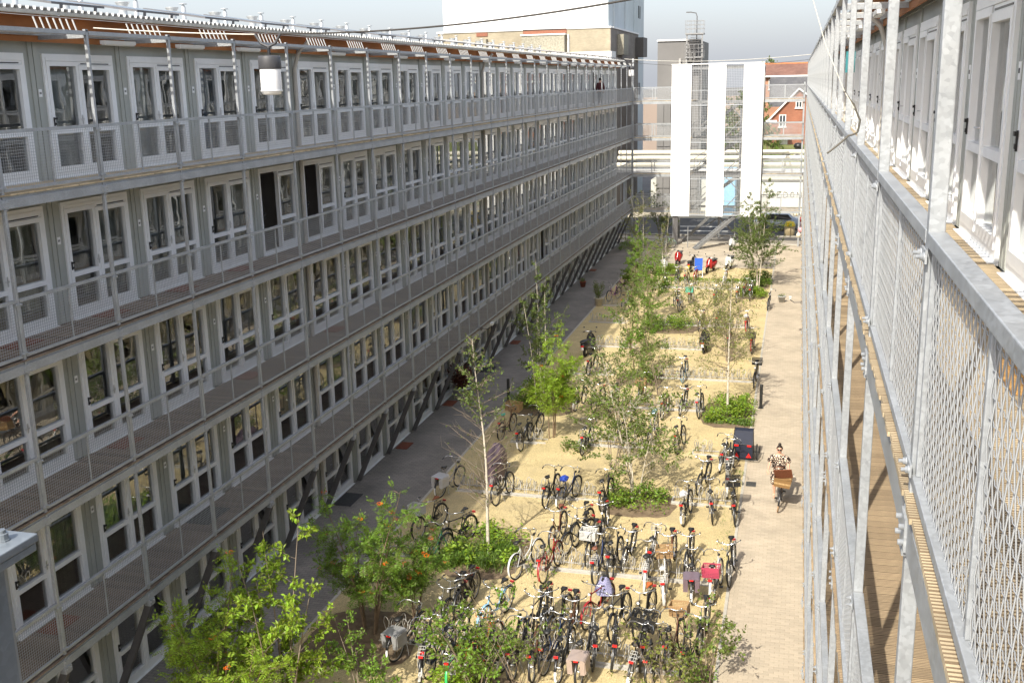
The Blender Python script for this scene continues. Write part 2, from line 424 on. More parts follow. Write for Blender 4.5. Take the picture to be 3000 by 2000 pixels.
def joint_mesh():
    m = bracket_mesh()
    for z, in ((0.93,), (0.10,)):
        m.box(-0.002, 0.006, -0.07, 0.07, z - 0.025, z + 0.025)
        for y in (-0.05, 0.05):
            m.lathe([(0.0001, 0.03), (0.008, 0.03), (0.008, 0.014), (0.014, 0.014), (0.014, 0.004), (0.018, 0.004), (0.018, 0.0)], 7, M=Matrix.Translation((0.006, y, z)) @ Matrix.Rotation(R(90), 4, 'Y'))
    return m.mesh('joint_plate', GALV)
JOINTM = joint_mesh()
def strut_mesh(zb):
    m = MB(); m.bar((-0.04, 0, zb), (-1.10, 0.0, 0.02), 0.10, 0.14); m.box(-0.1, 0.03, -0.085, 0.085, zb - 0.03, zb + 0.10, 1)
    for y in (-0.05, 0.05):
        m.lathe([(0.0001, 0.02), (0.014, 0.02), (0.014, 0.0)], 6, mi=1, M=Matrix.Translation((0.03, y, zb + 0.05)) @ Matrix.Rotation(R(90), 4, 'Y'))
    return m.mesh('strut', [STRUT, GALV])
def slat_mesh():
    m = MB(); m.box(-0.98, -0.08, -0.03, 0.03, -0.03, -0.012); m.bar((-0.04, 0, 0.0), (-0.12, 0.02, 0.19), 0.022, 0.015); return m.mesh('slat', SLAT)
SLATM = slat_mesh()
def topbeam_mesh():
    m = MB(); m.box(-0.075, 0.0, 0.045, W - 0.045, ZP - 0.07, ZP); m.box(-0.06, -0.01, -0.044, 0.044, ZP - 0.028, ZP + 0.03)
    m.box(-0.004, 0.002, -0.02, 0.02, ZP - 0.01, ZP + 0.02, 1)
    m.box(-1.18, -0.06, -0.02, 0.02, ZP - 0.12, ZP - 0.045)
    m.box(-1.02, -0.99, 0, W, ZP - 0.05, ZP)
    return m.mesh('pergola_beam', [GALV, BLACKP])
TOPM = topbeam_mesh()
def lightbox_mesh():
    m = MB(); m.box(-0.72, -0.60, 1.35, 2.35, ZP - 0.17, ZP - 0.10); m.box(-0.70, -0.62, 1.37, 2.33, ZP - 0.19, ZP - 0.17); return m.mesh('light_fitting', WHITEM)
LIGHTM = lightbox_mesh()
def roof_edge_mesh():
    m = MB(); n = 14
    # corrugated sheet edge
    m2 = []
    for s_ in range(n):
        y0 = W * s_ / n; d = W / n
        m2 += [(y0, 0), (y0 + d * 0.3, 0), (y0 + d * 0.4, 0.05), (y0 + d * 0.9, 0.05)]
    m2.append((W, 0))
    x0, x1, z0, z1 = -0.62, -7.4, 14.03, 14.74
    k = len(m2)
    vs = [(x0, y, z0 + z) for y, z in m2] + [(x1, y, z1 + z) for y, z in m2] + [(x0, y, z0 + z - 0.015) for y, z in m2] + [(x1, y, z1 + z - 0.015) for y, z in m2]
    fs = [(i, i + 1, k + i + 1, k + i) for i in range(k - 1)] + [(i, 2 * k + i, 2 * k + i + 1, i + 1) for i in range(k - 1)] + [(2 * k + i, 3 * k + i, 3 * k + i + 1, 2 * k + i + 1) for i in range(k - 1)]
    m.add(vs, fs)
    return m.mesh('roof_sheet', mat('roof_sheet_metal', (0.50, 0.50, 0.49), 0.5, 0.1, var=.08))
ROOFM = roof_edge_mesh()
def fascia_mesh():
    m = MB(); m.box(-1.06, -1.03, 0, W, 13.50, 13.96); return m.mesh('fascia_board', FASCIA)
FASCM = fascia_mesh()
def gutter_mesh():
    m = MB()
    pts = [(-0.70, 0.02), (-0.66, -0.025), (-0.60, -0.035), (-0.55, -0.025), (-0.53, 0.03), (-0.545, 0.03), (-0.56, -0.015), (-0.60, -0.025), (-0.65, -0.015), (-0.685, 0.02)]
    k = len(pts); z = 13.975
    vs = [(x, 0, z + q) for x, q in pts] + [(x, W - 0.006, z + q) for x, q in pts]
    m.add(vs, [(i, (i + 1) % k, k + (i + 1) % k, k + i) for i in range(k)])
    m.box(-1.03, -0.70, 0, W, 13.965, 13.972, 1)
    m.box(-0.71, -0.522, W - 0.05, W - 0.005, 13.93, 13.95, 0)
    return m.mesh('gutter', [mat('pale_grey_gutter', (0.5, 0.5, 0.48), 0.5), FASCIA])
GUTM = gutter_mesh()
def solar_mesh():
    m = MB()
    M = Matrix.Translation((-0.72, 0, 14.13)) @ Matrix.Rotation(R(-9), 4, 'Y').inverted()
    m.box(-1.6, 0, 0.05, 1.6, 0.03, 0.07, 0, M); m.box(-1.57, 0.0, 0.07, 1.58, 0.071, 0.073, 1, M)
    m.box(-0.02, 0.01, 0.3, 0.36, -0.08, 0.03, 0, M); m.box(-0.02, 0.01, 1.3, 1.36, -0.08, 0.03, 0, M)
    return m.mesh('solar_panel', [mat('dark_panel_frame', (0.16, 0.16, 0.17), 0.4, 0.3), SOLAR])
SOLM = solar_mesh()
def vent_mesh():
    m = MB(); c = (-7.0, 0.95, 0)
    m.lathe([(0.16, 14.6), (0.16, 14.62), (0.125, 14.64), (0.125, 15.02), (0.21, 15.14), (0.215, 15.15), (0.12, 15.05), (0.001, 15.05)], 14, c)
    m.lathe([(0.09, 14.6), (0.075, 14.65), (0.075, 15.2), (0.05, 15.22), (0.05, 15.26)], 10, (-7.0, 1.62, 0))
    m.lathe([(0.13, 15.29), (0.13, 15.31), (0.001, 15.33)], 10, (-7.0, 1.62, 0)); m.bar((-7, 1.62, 15.2), (-7, 1.62, 15.31), 0.02)
    return m.mesh('roof_vent', mat('vent_metal', (0.48, 0.50, 0.51), 0.4, 0.35, var=0.1))
VENTM = vent_mesh()
def lampbulk_mesh():
    m = MB(); m.box(0.0, 0.05, 0.04, 0.10, 1.88, 1.97); return m
def downpipe_mesh():
    m = MB(); m.tube([(0.07, 0, 0.3), (0.07, 0, 13.1), (0.2, 0, 13.5), (0.55, 0, 13.84)], 0.055, 10)
    for k in range(5): m.lathe([(0.062, k * H + 1.4), (0.062, k * H + 1.46)], 10, (0.07, 0, 0)); 
    return m.mesh('downpipe', PVCGREY)
PIPEM = downpipe_mesh()
MATM = MB(); MATM.box(-1.05, -0.62, 0.55, 1.2, 0.0, 0.02)
MATS_D = [MATM.mesh('doormat', mat('coir_doormat', (0.45, 0.25, 0.08), 0.95, var=0.3, scale=30, bump=0.6)), None, None]
MATM = MB(); MATM.box(-1.05, -0.62, 0.55, 1.25, 0.0, 0.02)
MATS_D[1] = MATM.mesh('doormat', mat('rust_doormat', (0.20, 0.06, 0.03), 0.95, var=0.3, scale=30)); 
MATM = MB(); MATM.box(-1.08, -0.5, 0.5, 1.5, 0.0, 0.02)
MATS_D[2] = MATM.mesh('doormat', mat('dark_doormat', (0.05, 0.05, 0.05), 0.95, var=0.3, scale=30))

def building(nm, label, loc, rz, n0, n1, planks, near_mesh, seed, opened, glazed_single, mats_at, strut_to_ground):
    rn = random.Random(seed)
    b = thing(nm, label, 'building', loc, (0, 0, rz))
    g = thing('access_gallery', label.split(' with')[0].replace('block', 'block') and strut_to_ground, 'walkway', loc, (0, 0, rz))
    for k in range(5):
        for n in range(n0, n1):
            z = k * H
            l = (XF, n * W, z)
            link('container_front', WALLM, b, l)
            op = (n, k) in opened
            d = link('double_door', DOORO if op else DOORM, b, l)
            if op: link('pane', PANER, d)
            elif glazed_single(n, k):
                for q in range(4): link('pane', PANES[q], d)
            else: link('pane', PANEALL, d)
            if not op: link('handle', HANDLEM, d)
            link('lock', LOCKM, d)
            link('number_plate', PLATEM, b, l)
            c = rn.random()
            if not op and c < (0.95 if k == 4 else 0.75):
                link('curtain', rn.choice(CV[:-1] if rn.random() < .93 else CV[-1:]), d)
    # interior
    m = MB()
    for k in range(6): m.box(XF - 3.2, XF - 0.14, n0 * W, n1 * W, k * H - (0.03 if k else 0.0) - (0.0 if k else 0.05), k * H - (0.0 if k else 0.01), 0)
    m.box(XF - 3.25, XF - 3.2, n0 * W, n1 * W, 0, 5 * H)
    for n in range(n0, n1 + 1):
        m.box(XF - 3.19, XF - 0.14, n * W - 0.05, n * W + 0.05, 0, 5 * H - 0.04)
    quick('interior_wall', m, ROOM, b)
    # roof
    for n in range(n0, n1 + 1):
        for mm, nn in ((ROOFM, 'roof_sheet'), (FASCM, 'fascia_board'), (GUTM, 'gutter'), (SOLM, 'solar_panel')):
            if n < n1: link(nn, mm, b, (0, n * W, 0))
        if n < n1: link('roof_vent', VENTM, b, (0, n * W, 0))
    m = MB(); m.box(-12.5, XF - 3.3, n0 * W, n1 * W, 0, 5 * H); m.box(XF - 0.16, XF - 0.02, n0 * W, n1 * W, 5 * H - 0.02, 5 * H + 0.2)
    quick('wall', m, mat('dark_cladding', (0.12, 0.11, 0.10), 0.8), b)
    # gallery
    zb = H - 0.33
    pm = post_mesh(zb); sm = strut_mesh(zb)
    e0, e1 = n0, n1 + 0
    for n in range(e0, e1 + 1):
        bev(link('post', pm, g, (0, n * W, 0)), 0.005)
        link('strut', sm, g, (0, n * W, 0))
        for k in range(1, 5):
            link('joint_plate', JOINTM, g, (0, n * W, k * H)); link('cross_beam', CROSSM, g, (0, n * W, k * H))
    nearr = crimped_wires() if near_mesh else None
    np_ = 0
    for n in range(e0, e1):
        link('pergola_beam', TOPM, g, (0, n * W, 0))
        for q in range(7): link('slat', SLATM, g, (0, (n + 0.52 + q * 0.065) * W, ZP), (0, 0, rn.uniform(-0.02, 0.02)))
        if n % 2 == 0 or rn.random() < .4: link('light_fitting', LIGHTM, g, (0, n * W, 0))
        for k in range(1, 5):
            r_ = link('railing', RAILM, g, (0, n * W, k * H))
            nr = near_mesh and near_mesh(n, k)
            if nr: bev(r_, 0.004)
            link('wire_mesh', nearr if nr else WIREM, r_)
            link('edge_beam', EDGEM, g, (0, n * W, k * H))
            if (n, k) in planks and np_ < 300 - NP:
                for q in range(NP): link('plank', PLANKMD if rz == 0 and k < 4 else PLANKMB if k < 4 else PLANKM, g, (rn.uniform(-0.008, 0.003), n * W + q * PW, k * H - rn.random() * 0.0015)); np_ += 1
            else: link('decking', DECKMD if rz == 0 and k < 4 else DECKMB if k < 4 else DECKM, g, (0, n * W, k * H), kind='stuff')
    for n, k, c in mats_at:
        o = link('doormat', MATS_D[c], None, (0, 0, 0))
        mw = Matrix.Translation(loc) @ Matrix.Rotation(rz, 4, 'Z') @ Matrix.Translation((0, n * W, k * H + 0.002))
        o.matrix_world = mw
        MATOBJ.append((o, n, k, c, nm))
    for n in range(n0 + 2, n1, 7): link('downpipe', PIPEM, b, (XF, n * W, 0))
    return b, g
MATOBJ = []
LP = {(n, k) for n in range(-5, 6) for k in (3, 2)} 
LP = {(n, k) for k in (2, 3) for n in range(-3, 3)} | {(n, 1) for n in range(-2, 2)}
BL, GL = building('apartment_block', 'long grey container apartment block with white double doors, shaded, along the left', (0, 0, 0), 0, -5, 25, LP, None, 5, {(3, 3), (4, 3), (15, 1), (21, 4)},
    lambda n, k: n <= 8, [(-1, 3, 1), (0, 3, 1), (1, 3, 1), (2, 3, 1), (-1, 1, 1), (0, 2, 1), (1, 1, 2), (2, 2, 1), (4, 2, 1), (1, 0, 2), (4, 0, 2), (6, 0, 1), (8, 0, 1), (10, 0, 2), (12, 0, 1), (20, 0, 1)],
    'four tiers of galvanised walkway with mesh railings fixed to the shaded left block')
RP = {(k_, 4) for k_ in range(24, 33)} | {(k_, 3) for k_ in range(25, 32)}
BR, GR = building('apartment_block', 'sunlit container apartment block at the right edge, seen steeply along its front', (XR, 65.67, 0), math.pi, 0, 33, RP, lambda n, k: n >= 27 and k >= 3, 9, set(),
    lambda n, k: n >= 22 and k >= 3 or n >= 29, [(29, 4, 0)], 'galvanised walkway tiers along the right block, close to the viewer')
ORD = 'first second third fourth fifth sixth seventh eighth ninth tenth eleventh twelfth thirteenth fourteenth fifteenth sixteenth seventeenth eighteenth nineteenth twentieth twenty-first twenty-second twenty-third twenty-fourth twenty-fifth'.split()
for o, n, k, c, nm in MATOBJ:
    if c == 0: tag(o, 'straw coloured doormat by the sunlit door beside the near right handrail', 'doormat')
    else:
        tone = ['', 'rust brown', 'dark'][c]
        if k == 0: tag(o, '%s doormat on the left paving at the %s ground floor door' % (tone, ORD[n + 2]), 'doormat', 'doormats of the left block')
        else: tag(o, '%s doormat on the %s left walkway at the %s door' % (tone, ORD[k - 1], ORD[n + 3]), 'doormat', 'doormats of the left block')

# ------------------------------------------------------------------ ground
def brickmat(name, c1, c2, mortar, bw, bh, bump=0.3, rough=0.85):
    m = bpy.data.materials.new(name); m.use_nodes = True; t = m.node_tree; N = t.nodes; L = t.links; b = N['Principled BSDF']
    tc = N.new('ShaderNodeTexCoord'); br = N.new('ShaderNodeTexBrick'); br.inputs['Scale'].default_value = 1
    br.inputs['Brick Width'].default_value = bw; br.inputs['Row Height'].default_value = bh; br.inputs['Mortar Size'].default_value = 0.006
    br.inputs['Color1'].default_value = (*c1, 1); br.inputs['Color2'].default_value = (*c2, 1); br.inputs['Mortar'].default_value = (*mortar, 1)
    L.new(tc.outputs['Object'], br.inputs['Vector'])
    n = N.new('ShaderNodeTexNoise'); n.inputs['Scale'].default_value = 0.7; n.inputs['Detail'].default_value = 8; L.new(tc.outputs['Object'], n.inputs['Vector'])
    mr = N.new('ShaderNodeMapRange'); mr.inputs[1].default_value = .3; mr.inputs[2].default_value = .7; mr.inputs[3].default_value = 0.78; mr.inputs[4].default_value = 1.15; L.new(n.outputs[0], mr.inputs[0])
    mu = N.new('ShaderNodeMixRGB'); mu.blend_type = 'MULTIPLY'; mu.inputs[0].default_value = 1; L.new(br.outputs[0], mu.inputs[1]); L.new(mr.outputs[0], mu.inputs[2])
    L.new(mu.outputs[0], b.inputs['Base Color']); b.inputs['Roughness'].default_value = rough
    bp = N.new('ShaderNodeBump'); bp.inputs['Strength'].default_value = bump; bp.inputs['Distance'].default_value = 0.01
    iv = N.new('ShaderNodeMath'); iv.operation = 'SUBTRACT'; iv.inputs[0].default_value = 1; L.new(br.outputs['Fac'], iv.inputs[1]); L.new(iv.outputs[0], bp.inputs['Height']); L.new(bp.outputs[0], b.inputs['Normal'])
    return m
def sheet(name, x0, x1, y0, y1, z, m_, nx=1, ny=1):
    mb = MB(); mb.add([(x0, y0, z), (x1, y0, z), (x1, y1, z), (x0, y1, z)], [(0, 1, 2, 3)])
    return quick(name, mb, m_, kind='structure')
sheet('ground', -900, 900, -120, 1500, -0.05, mat('asphalt_ground', (0.13, 0.125, 0.115), 0.9, var=0.2, scale=0.3))
sheet('paving', -8, 1.48, -20, 66, 0.0, brickmat('dark_brick_paving', (0.21, 0.19, 0.17), (0.26, 0.235, 0.205), (0.13, 0.12, 0.105), 0.21, 0.105))
def gravel_mat():
    m = mat('yellow_gravel', (0.57, 0.455, 0.235), 0.95, var=0.10, scale=1.1, bump=0.0)
    t = m.node_tree; N = t.nodes; L = t.links; b = N['Principled BSDF']; tc = [n for n in N if n.type == 'TEX_COORD'][0]
    v = N.new('ShaderNodeTexVoronoi'); v.inputs['Scale'].default_value = 62; L.new(tc.outputs['Object'], v.inputs['Vector'])
    bw = N.new('ShaderNodeRGBToBW'); L.new(v.outputs['Color'], bw.inputs[0])
    mr = N.new('ShaderNodeMapRange'); mr.inputs[1].default_value = 0.15; mr.inputs[2].default_value = 0.85; mr.inputs[3].default_value = 0.72; mr.inputs[4].default_value = 1.24; L.new(bw.outputs[0], mr.inputs[0])
    src = b.inputs['Base Color'].links[0].from_socket
    mu = N.new('ShaderNodeMixRGB'); mu.blend_type = 'MULTIPLY'; mu.inputs[0].default_value = 1; L.new(src, mu.inputs[1]); L.new(mr.outputs[0], mu.inputs[2])
    # trodden darker patches
    n = N.new('ShaderNodeTexNoise'); n.inputs['Scale'].default_value = 0.45; n.inputs['Detail'].default_value = 9; n.inputs['Roughness'].default_value = 0.7; L.new(tc.outputs['Object'], n.inputs['Vector'])
    r2 = N.new('ShaderNodeMapRange'); r2.inputs[1].default_value = 0.5; r2.inputs[2].default_value = 0.75; r2.inputs[4].default_value = 0.75; L.new(n.outputs[0], r2.inputs[0])
    m2 = N.new('ShaderNodeMixRGB'); L.new(r2.outputs[0], m2.inputs[0]); L.new(mu.outputs[0], m2.inputs[1]); m2.inputs[2].default_value = (0.36, 0.29, 0.18, 1)
    L.new(m2.outputs[0], b.inputs['Base Color'])
    bp = N.new('ShaderNodeBump'); bp.inputs['Strength'].default_value = 0.7; bp.inputs['Distance'].default_value = 0.012
    L.new(v.outputs['Distance'], bp.inputs['Height']); L.new(bp.outputs[0], b.inputs['Normal'])
    return m
GRAV = gravel_mat()
sheet('gravel', 1.56, 11.12, -12, 55.5, 0.004, GRAV)
sheet('paving', 1.56, 11.12, 55.5, 66.3, 0.004, brickmat('pale_paving', (0.42, 0.36, 0.27), (0.47, 0.40, 0.31), (0.3, 0.26, 0.2), 0.3, 0.3))
KERB = mat('pale_concrete_kerb', (0.46, 0.43, 0.37), 0.9, var=0.1)
mb = MB()
for i in range(68): mb.box(11.12, 11.2, -2 + i * 1.0 + 0.004, -1 + i * 1.0 - 0.004, -0.04, 0.022)
for i in range(66): mb.box(1.48, 1.56, i * 1.0 + 0.004 - 0.0, i * 1.0 + 0.996, -0.04, 0.018)
quick('kerb', mb, KERB, kind='structure')
# brick path on the right, every brick real, the nearest 300 singly
PB = mat('beige_path_brick', (0.48, 0.405, 0.305), 0.85, var=0.12, scale=0.8, dirt=(0.33, 0.29, 0.22), dscale=1.3, damt=0.35)
t = PB.node_tree; b_ = t.nodes['Principled BSDF']; src = b_.inputs['Base Color'].links[0].from_socket
g1 = t.nodes.new('ShaderNodeNewGeometry'); o1 = t.nodes.new('ShaderNodeObjectInfo'); a1 = t.nodes.new('ShaderNodeMath'); f1 = t.nodes.new('ShaderNodeMath'); f1.operation = 'FRACT'; r1 = t.nodes.new('ShaderNodeMapRange'); u1 = t.nodes.new('ShaderNodeMixRGB')
r1.inputs[3].default_value = 0.91; r1.inputs[4].default_value = 1.06; u1.blend_type = 'MULTIPLY'; u1.inputs[0].default_value = 1
t.links.new(g1.outputs['Random Per Island'], a1.inputs[0]); t.links.new(o1.outputs['Random'], a1.inputs[1]); t.links.new(a1.outputs[0], f1.inputs[0]); t.links.new(f1.outputs[0], r1.inputs[0]); t.links.new(src, u1.inputs[1]); t.links.new(r1.outputs[0], u1.inputs[2]); t.links.new(u1.outputs[0], b_.inputs['Base Color'])
sheet('path', 11.2, 14.1, -20, 66.3, -0.006, mat('path_bedding', (0.27, 0.22, 0.15), 0.95))
bm1 = MB(); bm1.box(0, 0.206, 0, 0.101, -0.05, 0); BRM = bm1.mesh('brick', PB)
path_root = bpy.data.objects.new('brick_path', None); COL.objects.link(path_root); path_root['kind'] = 'structure'
rn = random.Random(11); mbb = MB(); single = 0
j = 0; y = -3.0
while y < 66.1:
    x = 11.205 - (0.105 if j % 2 else 0); 
    while x < 14.05:
        xa = max(x, 11.203); z = rn.random() * 0.003
        if xa - x < 0.01 and 3.3 < y < 7.2 and x < 12.8 and single < 290:
            link('brick', BRM, path_root, (x, y, z), (0, 0, rn.uniform(-0.008, 0.008))); single += 1
        elif x + 0.206 - xa > 0.03:
            vs = [(xa, y, z), (x + 0.206, y, z), (x + 0.206, y + 0.101, z), (xa, y + 0.101, z)]
            vb = [(a, b, -0.02) for a, b, c in vs]
            mbb.add(vs + vb, [(0, 1, 2, 3), (0, 4, 5, 1), (2, 1, 5, 6), (3, 2, 6, 7), (0, 3, 7, 4)])
        x += 0.211
    y += 0.107; j += 1
quick('brickwork', mbb, PB, path_root, kind='stuff')
mb = MB(); mb.box(-0.16, 0.16, -0.2, 0.2, 0.002, 0.012, 0)
for i in range(6): mb.box(-0.14, 0.14, -0.17 + i * 0.06, -0.15 + i * 0.06, 0.012, 0.018, 1)
o = quick('drain_cover', mb, [mat('cast_iron', (0.12, 0.12, 0.11), 0.6, 0.3), DARK], None, (11.40, 15.34, 0.003)); tag(o, 'small square iron drain grate set in the brick path', 'drain')
# ------------------------------------------------------------------ foliage
def leafmat(name, col, tr=0.5):
    m = bpy.data.materials.new(name); m.use_nodes = True; t = m.node_tree; N = t.nodes; L = t.links
    b = N['Principled BSDF']; b.inputs['Roughness'].default_value = 0.45; b.inputs['Specular IOR Level'].default_value = 0.4
    g = N.new('ShaderNodeNewGeometry'); h = N.new('ShaderNodeHueSaturation'); h.inputs['Color'].default_value = (*col, 1)
    mr = N.new('ShaderNodeMapRange'); mr.inputs[3].default_value = 0.55; mr.inputs[4].default_value = 1.55; L.new(g.outputs['Random Per Island'], mr.inputs[0]); L.new(mr.outputs[0], h.inputs['Value'])
    m3 = N.new('ShaderNodeMapRange'); m3.inputs[3].default_value = 0.475; m3.inputs[4].default_value = 0.515; L.new(g.outputs['Random Per Island'], m3.inputs[0]); L.new(m3.outputs[0], h.inputs['Hue'])
    L.new(h.outputs[0], b.inputs['Base Color'])
    tl = N.new('ShaderNodeBsdfTranslucent'); h2 = N.new('ShaderNodeHueSaturation'); h2.inputs['Value'].default_value = 1.5; L.new(h.outputs[0], h2.inputs['Color']); L.new(h2.outputs[0], tl.inputs[0])
    mx = N.new('ShaderNodeMixShader'); mx.inputs[0].default_value = tr * 0.7; L.new(b.outputs[0], mx.inputs[1]); L.new(tl.outputs[0], mx.inputs[2]); L.new(mx.outputs[0], N['Material Output'].inputs[0])
    return m
LF = {'birch': leafmat('birch_leaf', (0.11, 0.155, 0.035)), 'rowan': leafmat('rowan_leaf', (0.14, 0.23, 0.03)), 'bright': leafmat('bright_leaf', (0.22, 0.32, 0.03)),
      'dark': leafmat('dark_leaf', (0.13, 0.18, 0.035)), 'grass': leafmat('grass_blade', (0.12, 0.20, 0.03)), 'brown': leafmat('brown_leaf', (0.10, 0.035, 0.02)), 'olive': leafmat('olive_leaf', (0.17, 0.195, 0.045)), 'mint': leafmat('spiky_leaf', (0.25, 0.40, 0.30))}
BARKB = mat('birch_bark', (0.62, 0.56, 0.46), 0.8, var=0.12, scale=14, dirt=(0.12, 0.10, 0.08), dscale=9, damt=0.75)
BARK = mat('brown_bark', (0.20, 0.14, 0.09), 0.85, var=0.2, scale=8)
TWIG = mat('grey_twig', (0.24, 0.19, 0.14), 0.8)
BERRY = mat('orange_berries', (0.75, 0.14, 0.01), 0.4, var=0.2, scale=20)
def leaf(mb, p, d, nrm, ln, wd, mi=0):
    d = d.normalized(); s = d.cross(nrm)
    if s.length < 1e-3: s = Vector((1, 0, 0))
    s.normalize(); n2 = s.cross(d)
    a = p; b = p + d * ln * 0.5 + s * wd / 2 + n2 * wd * 0.15; c = p + d * ln - n2 * ln * 0.12; e = p + d * ln * 0.5 - s * wd / 2 + n2 * wd * 0.15
    mb.add([a, b, c, e], [(0, 1, 2), (0, 2, 3)], mi)
def rvec(rn): 
    while 1:
        v = Vector((rn.uniform(-1, 1), rn.uniform(-1, 1), rn.uniform(-1, 1)))
        if 0.05 < v.length < 1: return v.normalized()
def pinnate(mb, p, d, rn, ln, mi=0):
    d = d.normalized(); s = d.cross(Vector((0, 0, 1)))
    if s.length < .05: s = Vector((1, 0, 0))
    s.normalize(); up = s.cross(d)
    for i in range(5):
        q = p + d * ln * (0.25 + 0.16 * i) - Vector((0, 0, 1)) * ln * 0.05 * i
        w = ln * 0.38 * (1 - abs(i - 2) * 0.12)
        for sg in (-1, 1): leaf(mb, q, s * sg + d * 0.5, up + rvec(rn) * 0.3, w, w * 0.36, mi)
    leaf(mb, p + d * ln * 0.95, d, up, ln * 0.32, ln * 0.12, mi)
def tree(name, label, loc, h, spread, seed, lm, stems=1, bark=None, nb=26, leaves=2850, lsz=0.07, low=0.2, kind='simple', cat='tree', group=None, berries=0, rise=0.8, trunk_r=0.035, lean=(0, 0), bare=0.0, splay=0.25, topw=0.35):
    rn = random.Random(seed); root = thing(name, label, cat, loc, group=group)
    tb = MB(); lb = MB(); bb = MB(); tips = []
    for s_ in range(stems):
        a = rn.random() * 6.28; off = Vector((math.cos(a), math.sin(a), 0)) * (0.0 if stems == 1 else rn.uniform(0.05, 0.22))
        hh = h * (1 if s_ == 0 else rn.uniform(0.6, 0.95))
        spl = (splay if stems > 1 else 0.0) * hh
        pts = []; k = 9
        wob = Vector((rn.uniform(-1, 1), rn.uniform(-1, 1), 0)) * 0.03 * h
        for i in range(k + 1):
            t_ = i / k
            pts.append(off + Vector((math.cos(a), math.sin(a), 0)) * spl * t_ ** 1.3 + wob * math.sin(t_ * 5) * t_ + Vector((lean[0], lean[1], 0)) * t_ * h + Vector((0, 0, hh * t_)))
        r0 = trunk_r * (1 if stems == 1 else 0.6)
        one = MB(); one.tube(pts, [r0 * (1 - 0.88 * i / k) for i in range(k + 1)], 6)
        quick('trunk', one, bark or BARKB, root)
        for b_i in range(max(4, nb // stems)):
            t_ = low + (1 - low) * (b_i + rn.random()) / max(4, nb // stems)
            t_ = min(t_, 0.985)
            f = t_ * k; i = min(int(f), k - 1); p = pts[i].lerp(pts[i + 1], f - i)
            az = rn.random() * 6.28 + b_i * 2.4
            wfac = (1 - (t_ - low) / (1 - low)) ** 0.75 * (1 - topw) + topw * (1 - ((t_ - low) / (1 - low)) ** 4)
            L_ = spread * max(0.18, wfac) * rn.uniform(0.65, 1.1)
            d = Vector((math.cos(az), math.sin(az), rise * rn.uniform(0.6, 1.3))).normalized()
            q = [p + d * L_ * u + Vector((0, 0, -0.10 * L_ * u * u)) + Vector((rn.uniform(-1, 1), rn.uniform(-1, 1), rn.uniform(-1, 1))) * 0.03 * L_ * (u > 0) for u in (0, .25, .5, .75, 1)]
            tb.tube(q, [r0 * 0.32 * (1 - t_ * 0.6), r0 * 0.22 * (1 - t_ * .6), r0 * .14, 0.0045, 0.0022], 4, cap=False)
            for u in (0.35, 0.5, 0.62, 0.75, 0.87, 1.0):
                pp = q[0].lerp(q[4], u) if False else q[min(4, int(u * 4))]
                d2 = (d + rvec(rn) * 0.75).normalized(); l2 = L_ * rn.uniform(0.18, 0.4)
                e = pp + d2 * l2
                tb.tube([pp, e], [0.0038, 0.0018], 3, cap=False)
                bn = 1.0 if t_ > bare else 0.06
                tips.append((pp, d2, l2, bn))
    tot = sum(x[3] * x[2] for x in tips) or 1
    for pp, d2, l2, bn in tips:
        n = leaves * bn * l2 / tot
        n = int(n) + (rn.random() < n - int(n))
        for _ in range(n):
            u = rn.uniform(0.1, 1.1); p = pp + d2 * l2 * u + rvec(rn) * 0.04
            ld = (d2 * 0.4 + rvec(rn) + Vector((0, 0, -0.25))).normalized()
            if kind == 'pinnate': pinnate(lb, p, ld + Vector((0, 0, .2)), rn, lsz * 2.4 * rn.uniform(0.7, 1.1))
            else: leaf(lb, p, ld, Vector((0, 0, 1)) + rvec(rn) * 0.8, lsz * rn.uniform(0.6, 1.25), lsz * rn.uniform(0.45, 0.7))
    quick('branches', tb, bark or TWIG, root, kind='stuff')
    quick('crown', lb, LF[lm], root, kind=None)
    if berries:
        cand = [x for x in tips if x[3] > .5]
        for _ in range(berries):
            pp, d2, l2, bn = rn.choice(cand); c = pp + d2 * l2 * 1.05 + Vector((0, 0, 0.03))
            for q in range(16):
                v = rvec(rn); v.z *= 0.45
                s_ = 0.011; p = c + v * 0.065
                bb.add([p + Vector((s_, 0, 0)), p + Vector((0, s_, 0)), p + Vector((-s_, 0, 0)), p + Vector((0, -s_, 0)), p + Vector((0, 0, s_)), p + Vector((0, 0, -s_))], [(0, 1, 4), (1, 2, 4), (2, 3, 4), (3, 0, 4), (1, 0, 5), (2, 1, 5), (3, 2, 5), (0, 3, 5)])
        quick('berries', bb, BERRY, root, kind='stuff')
    return root
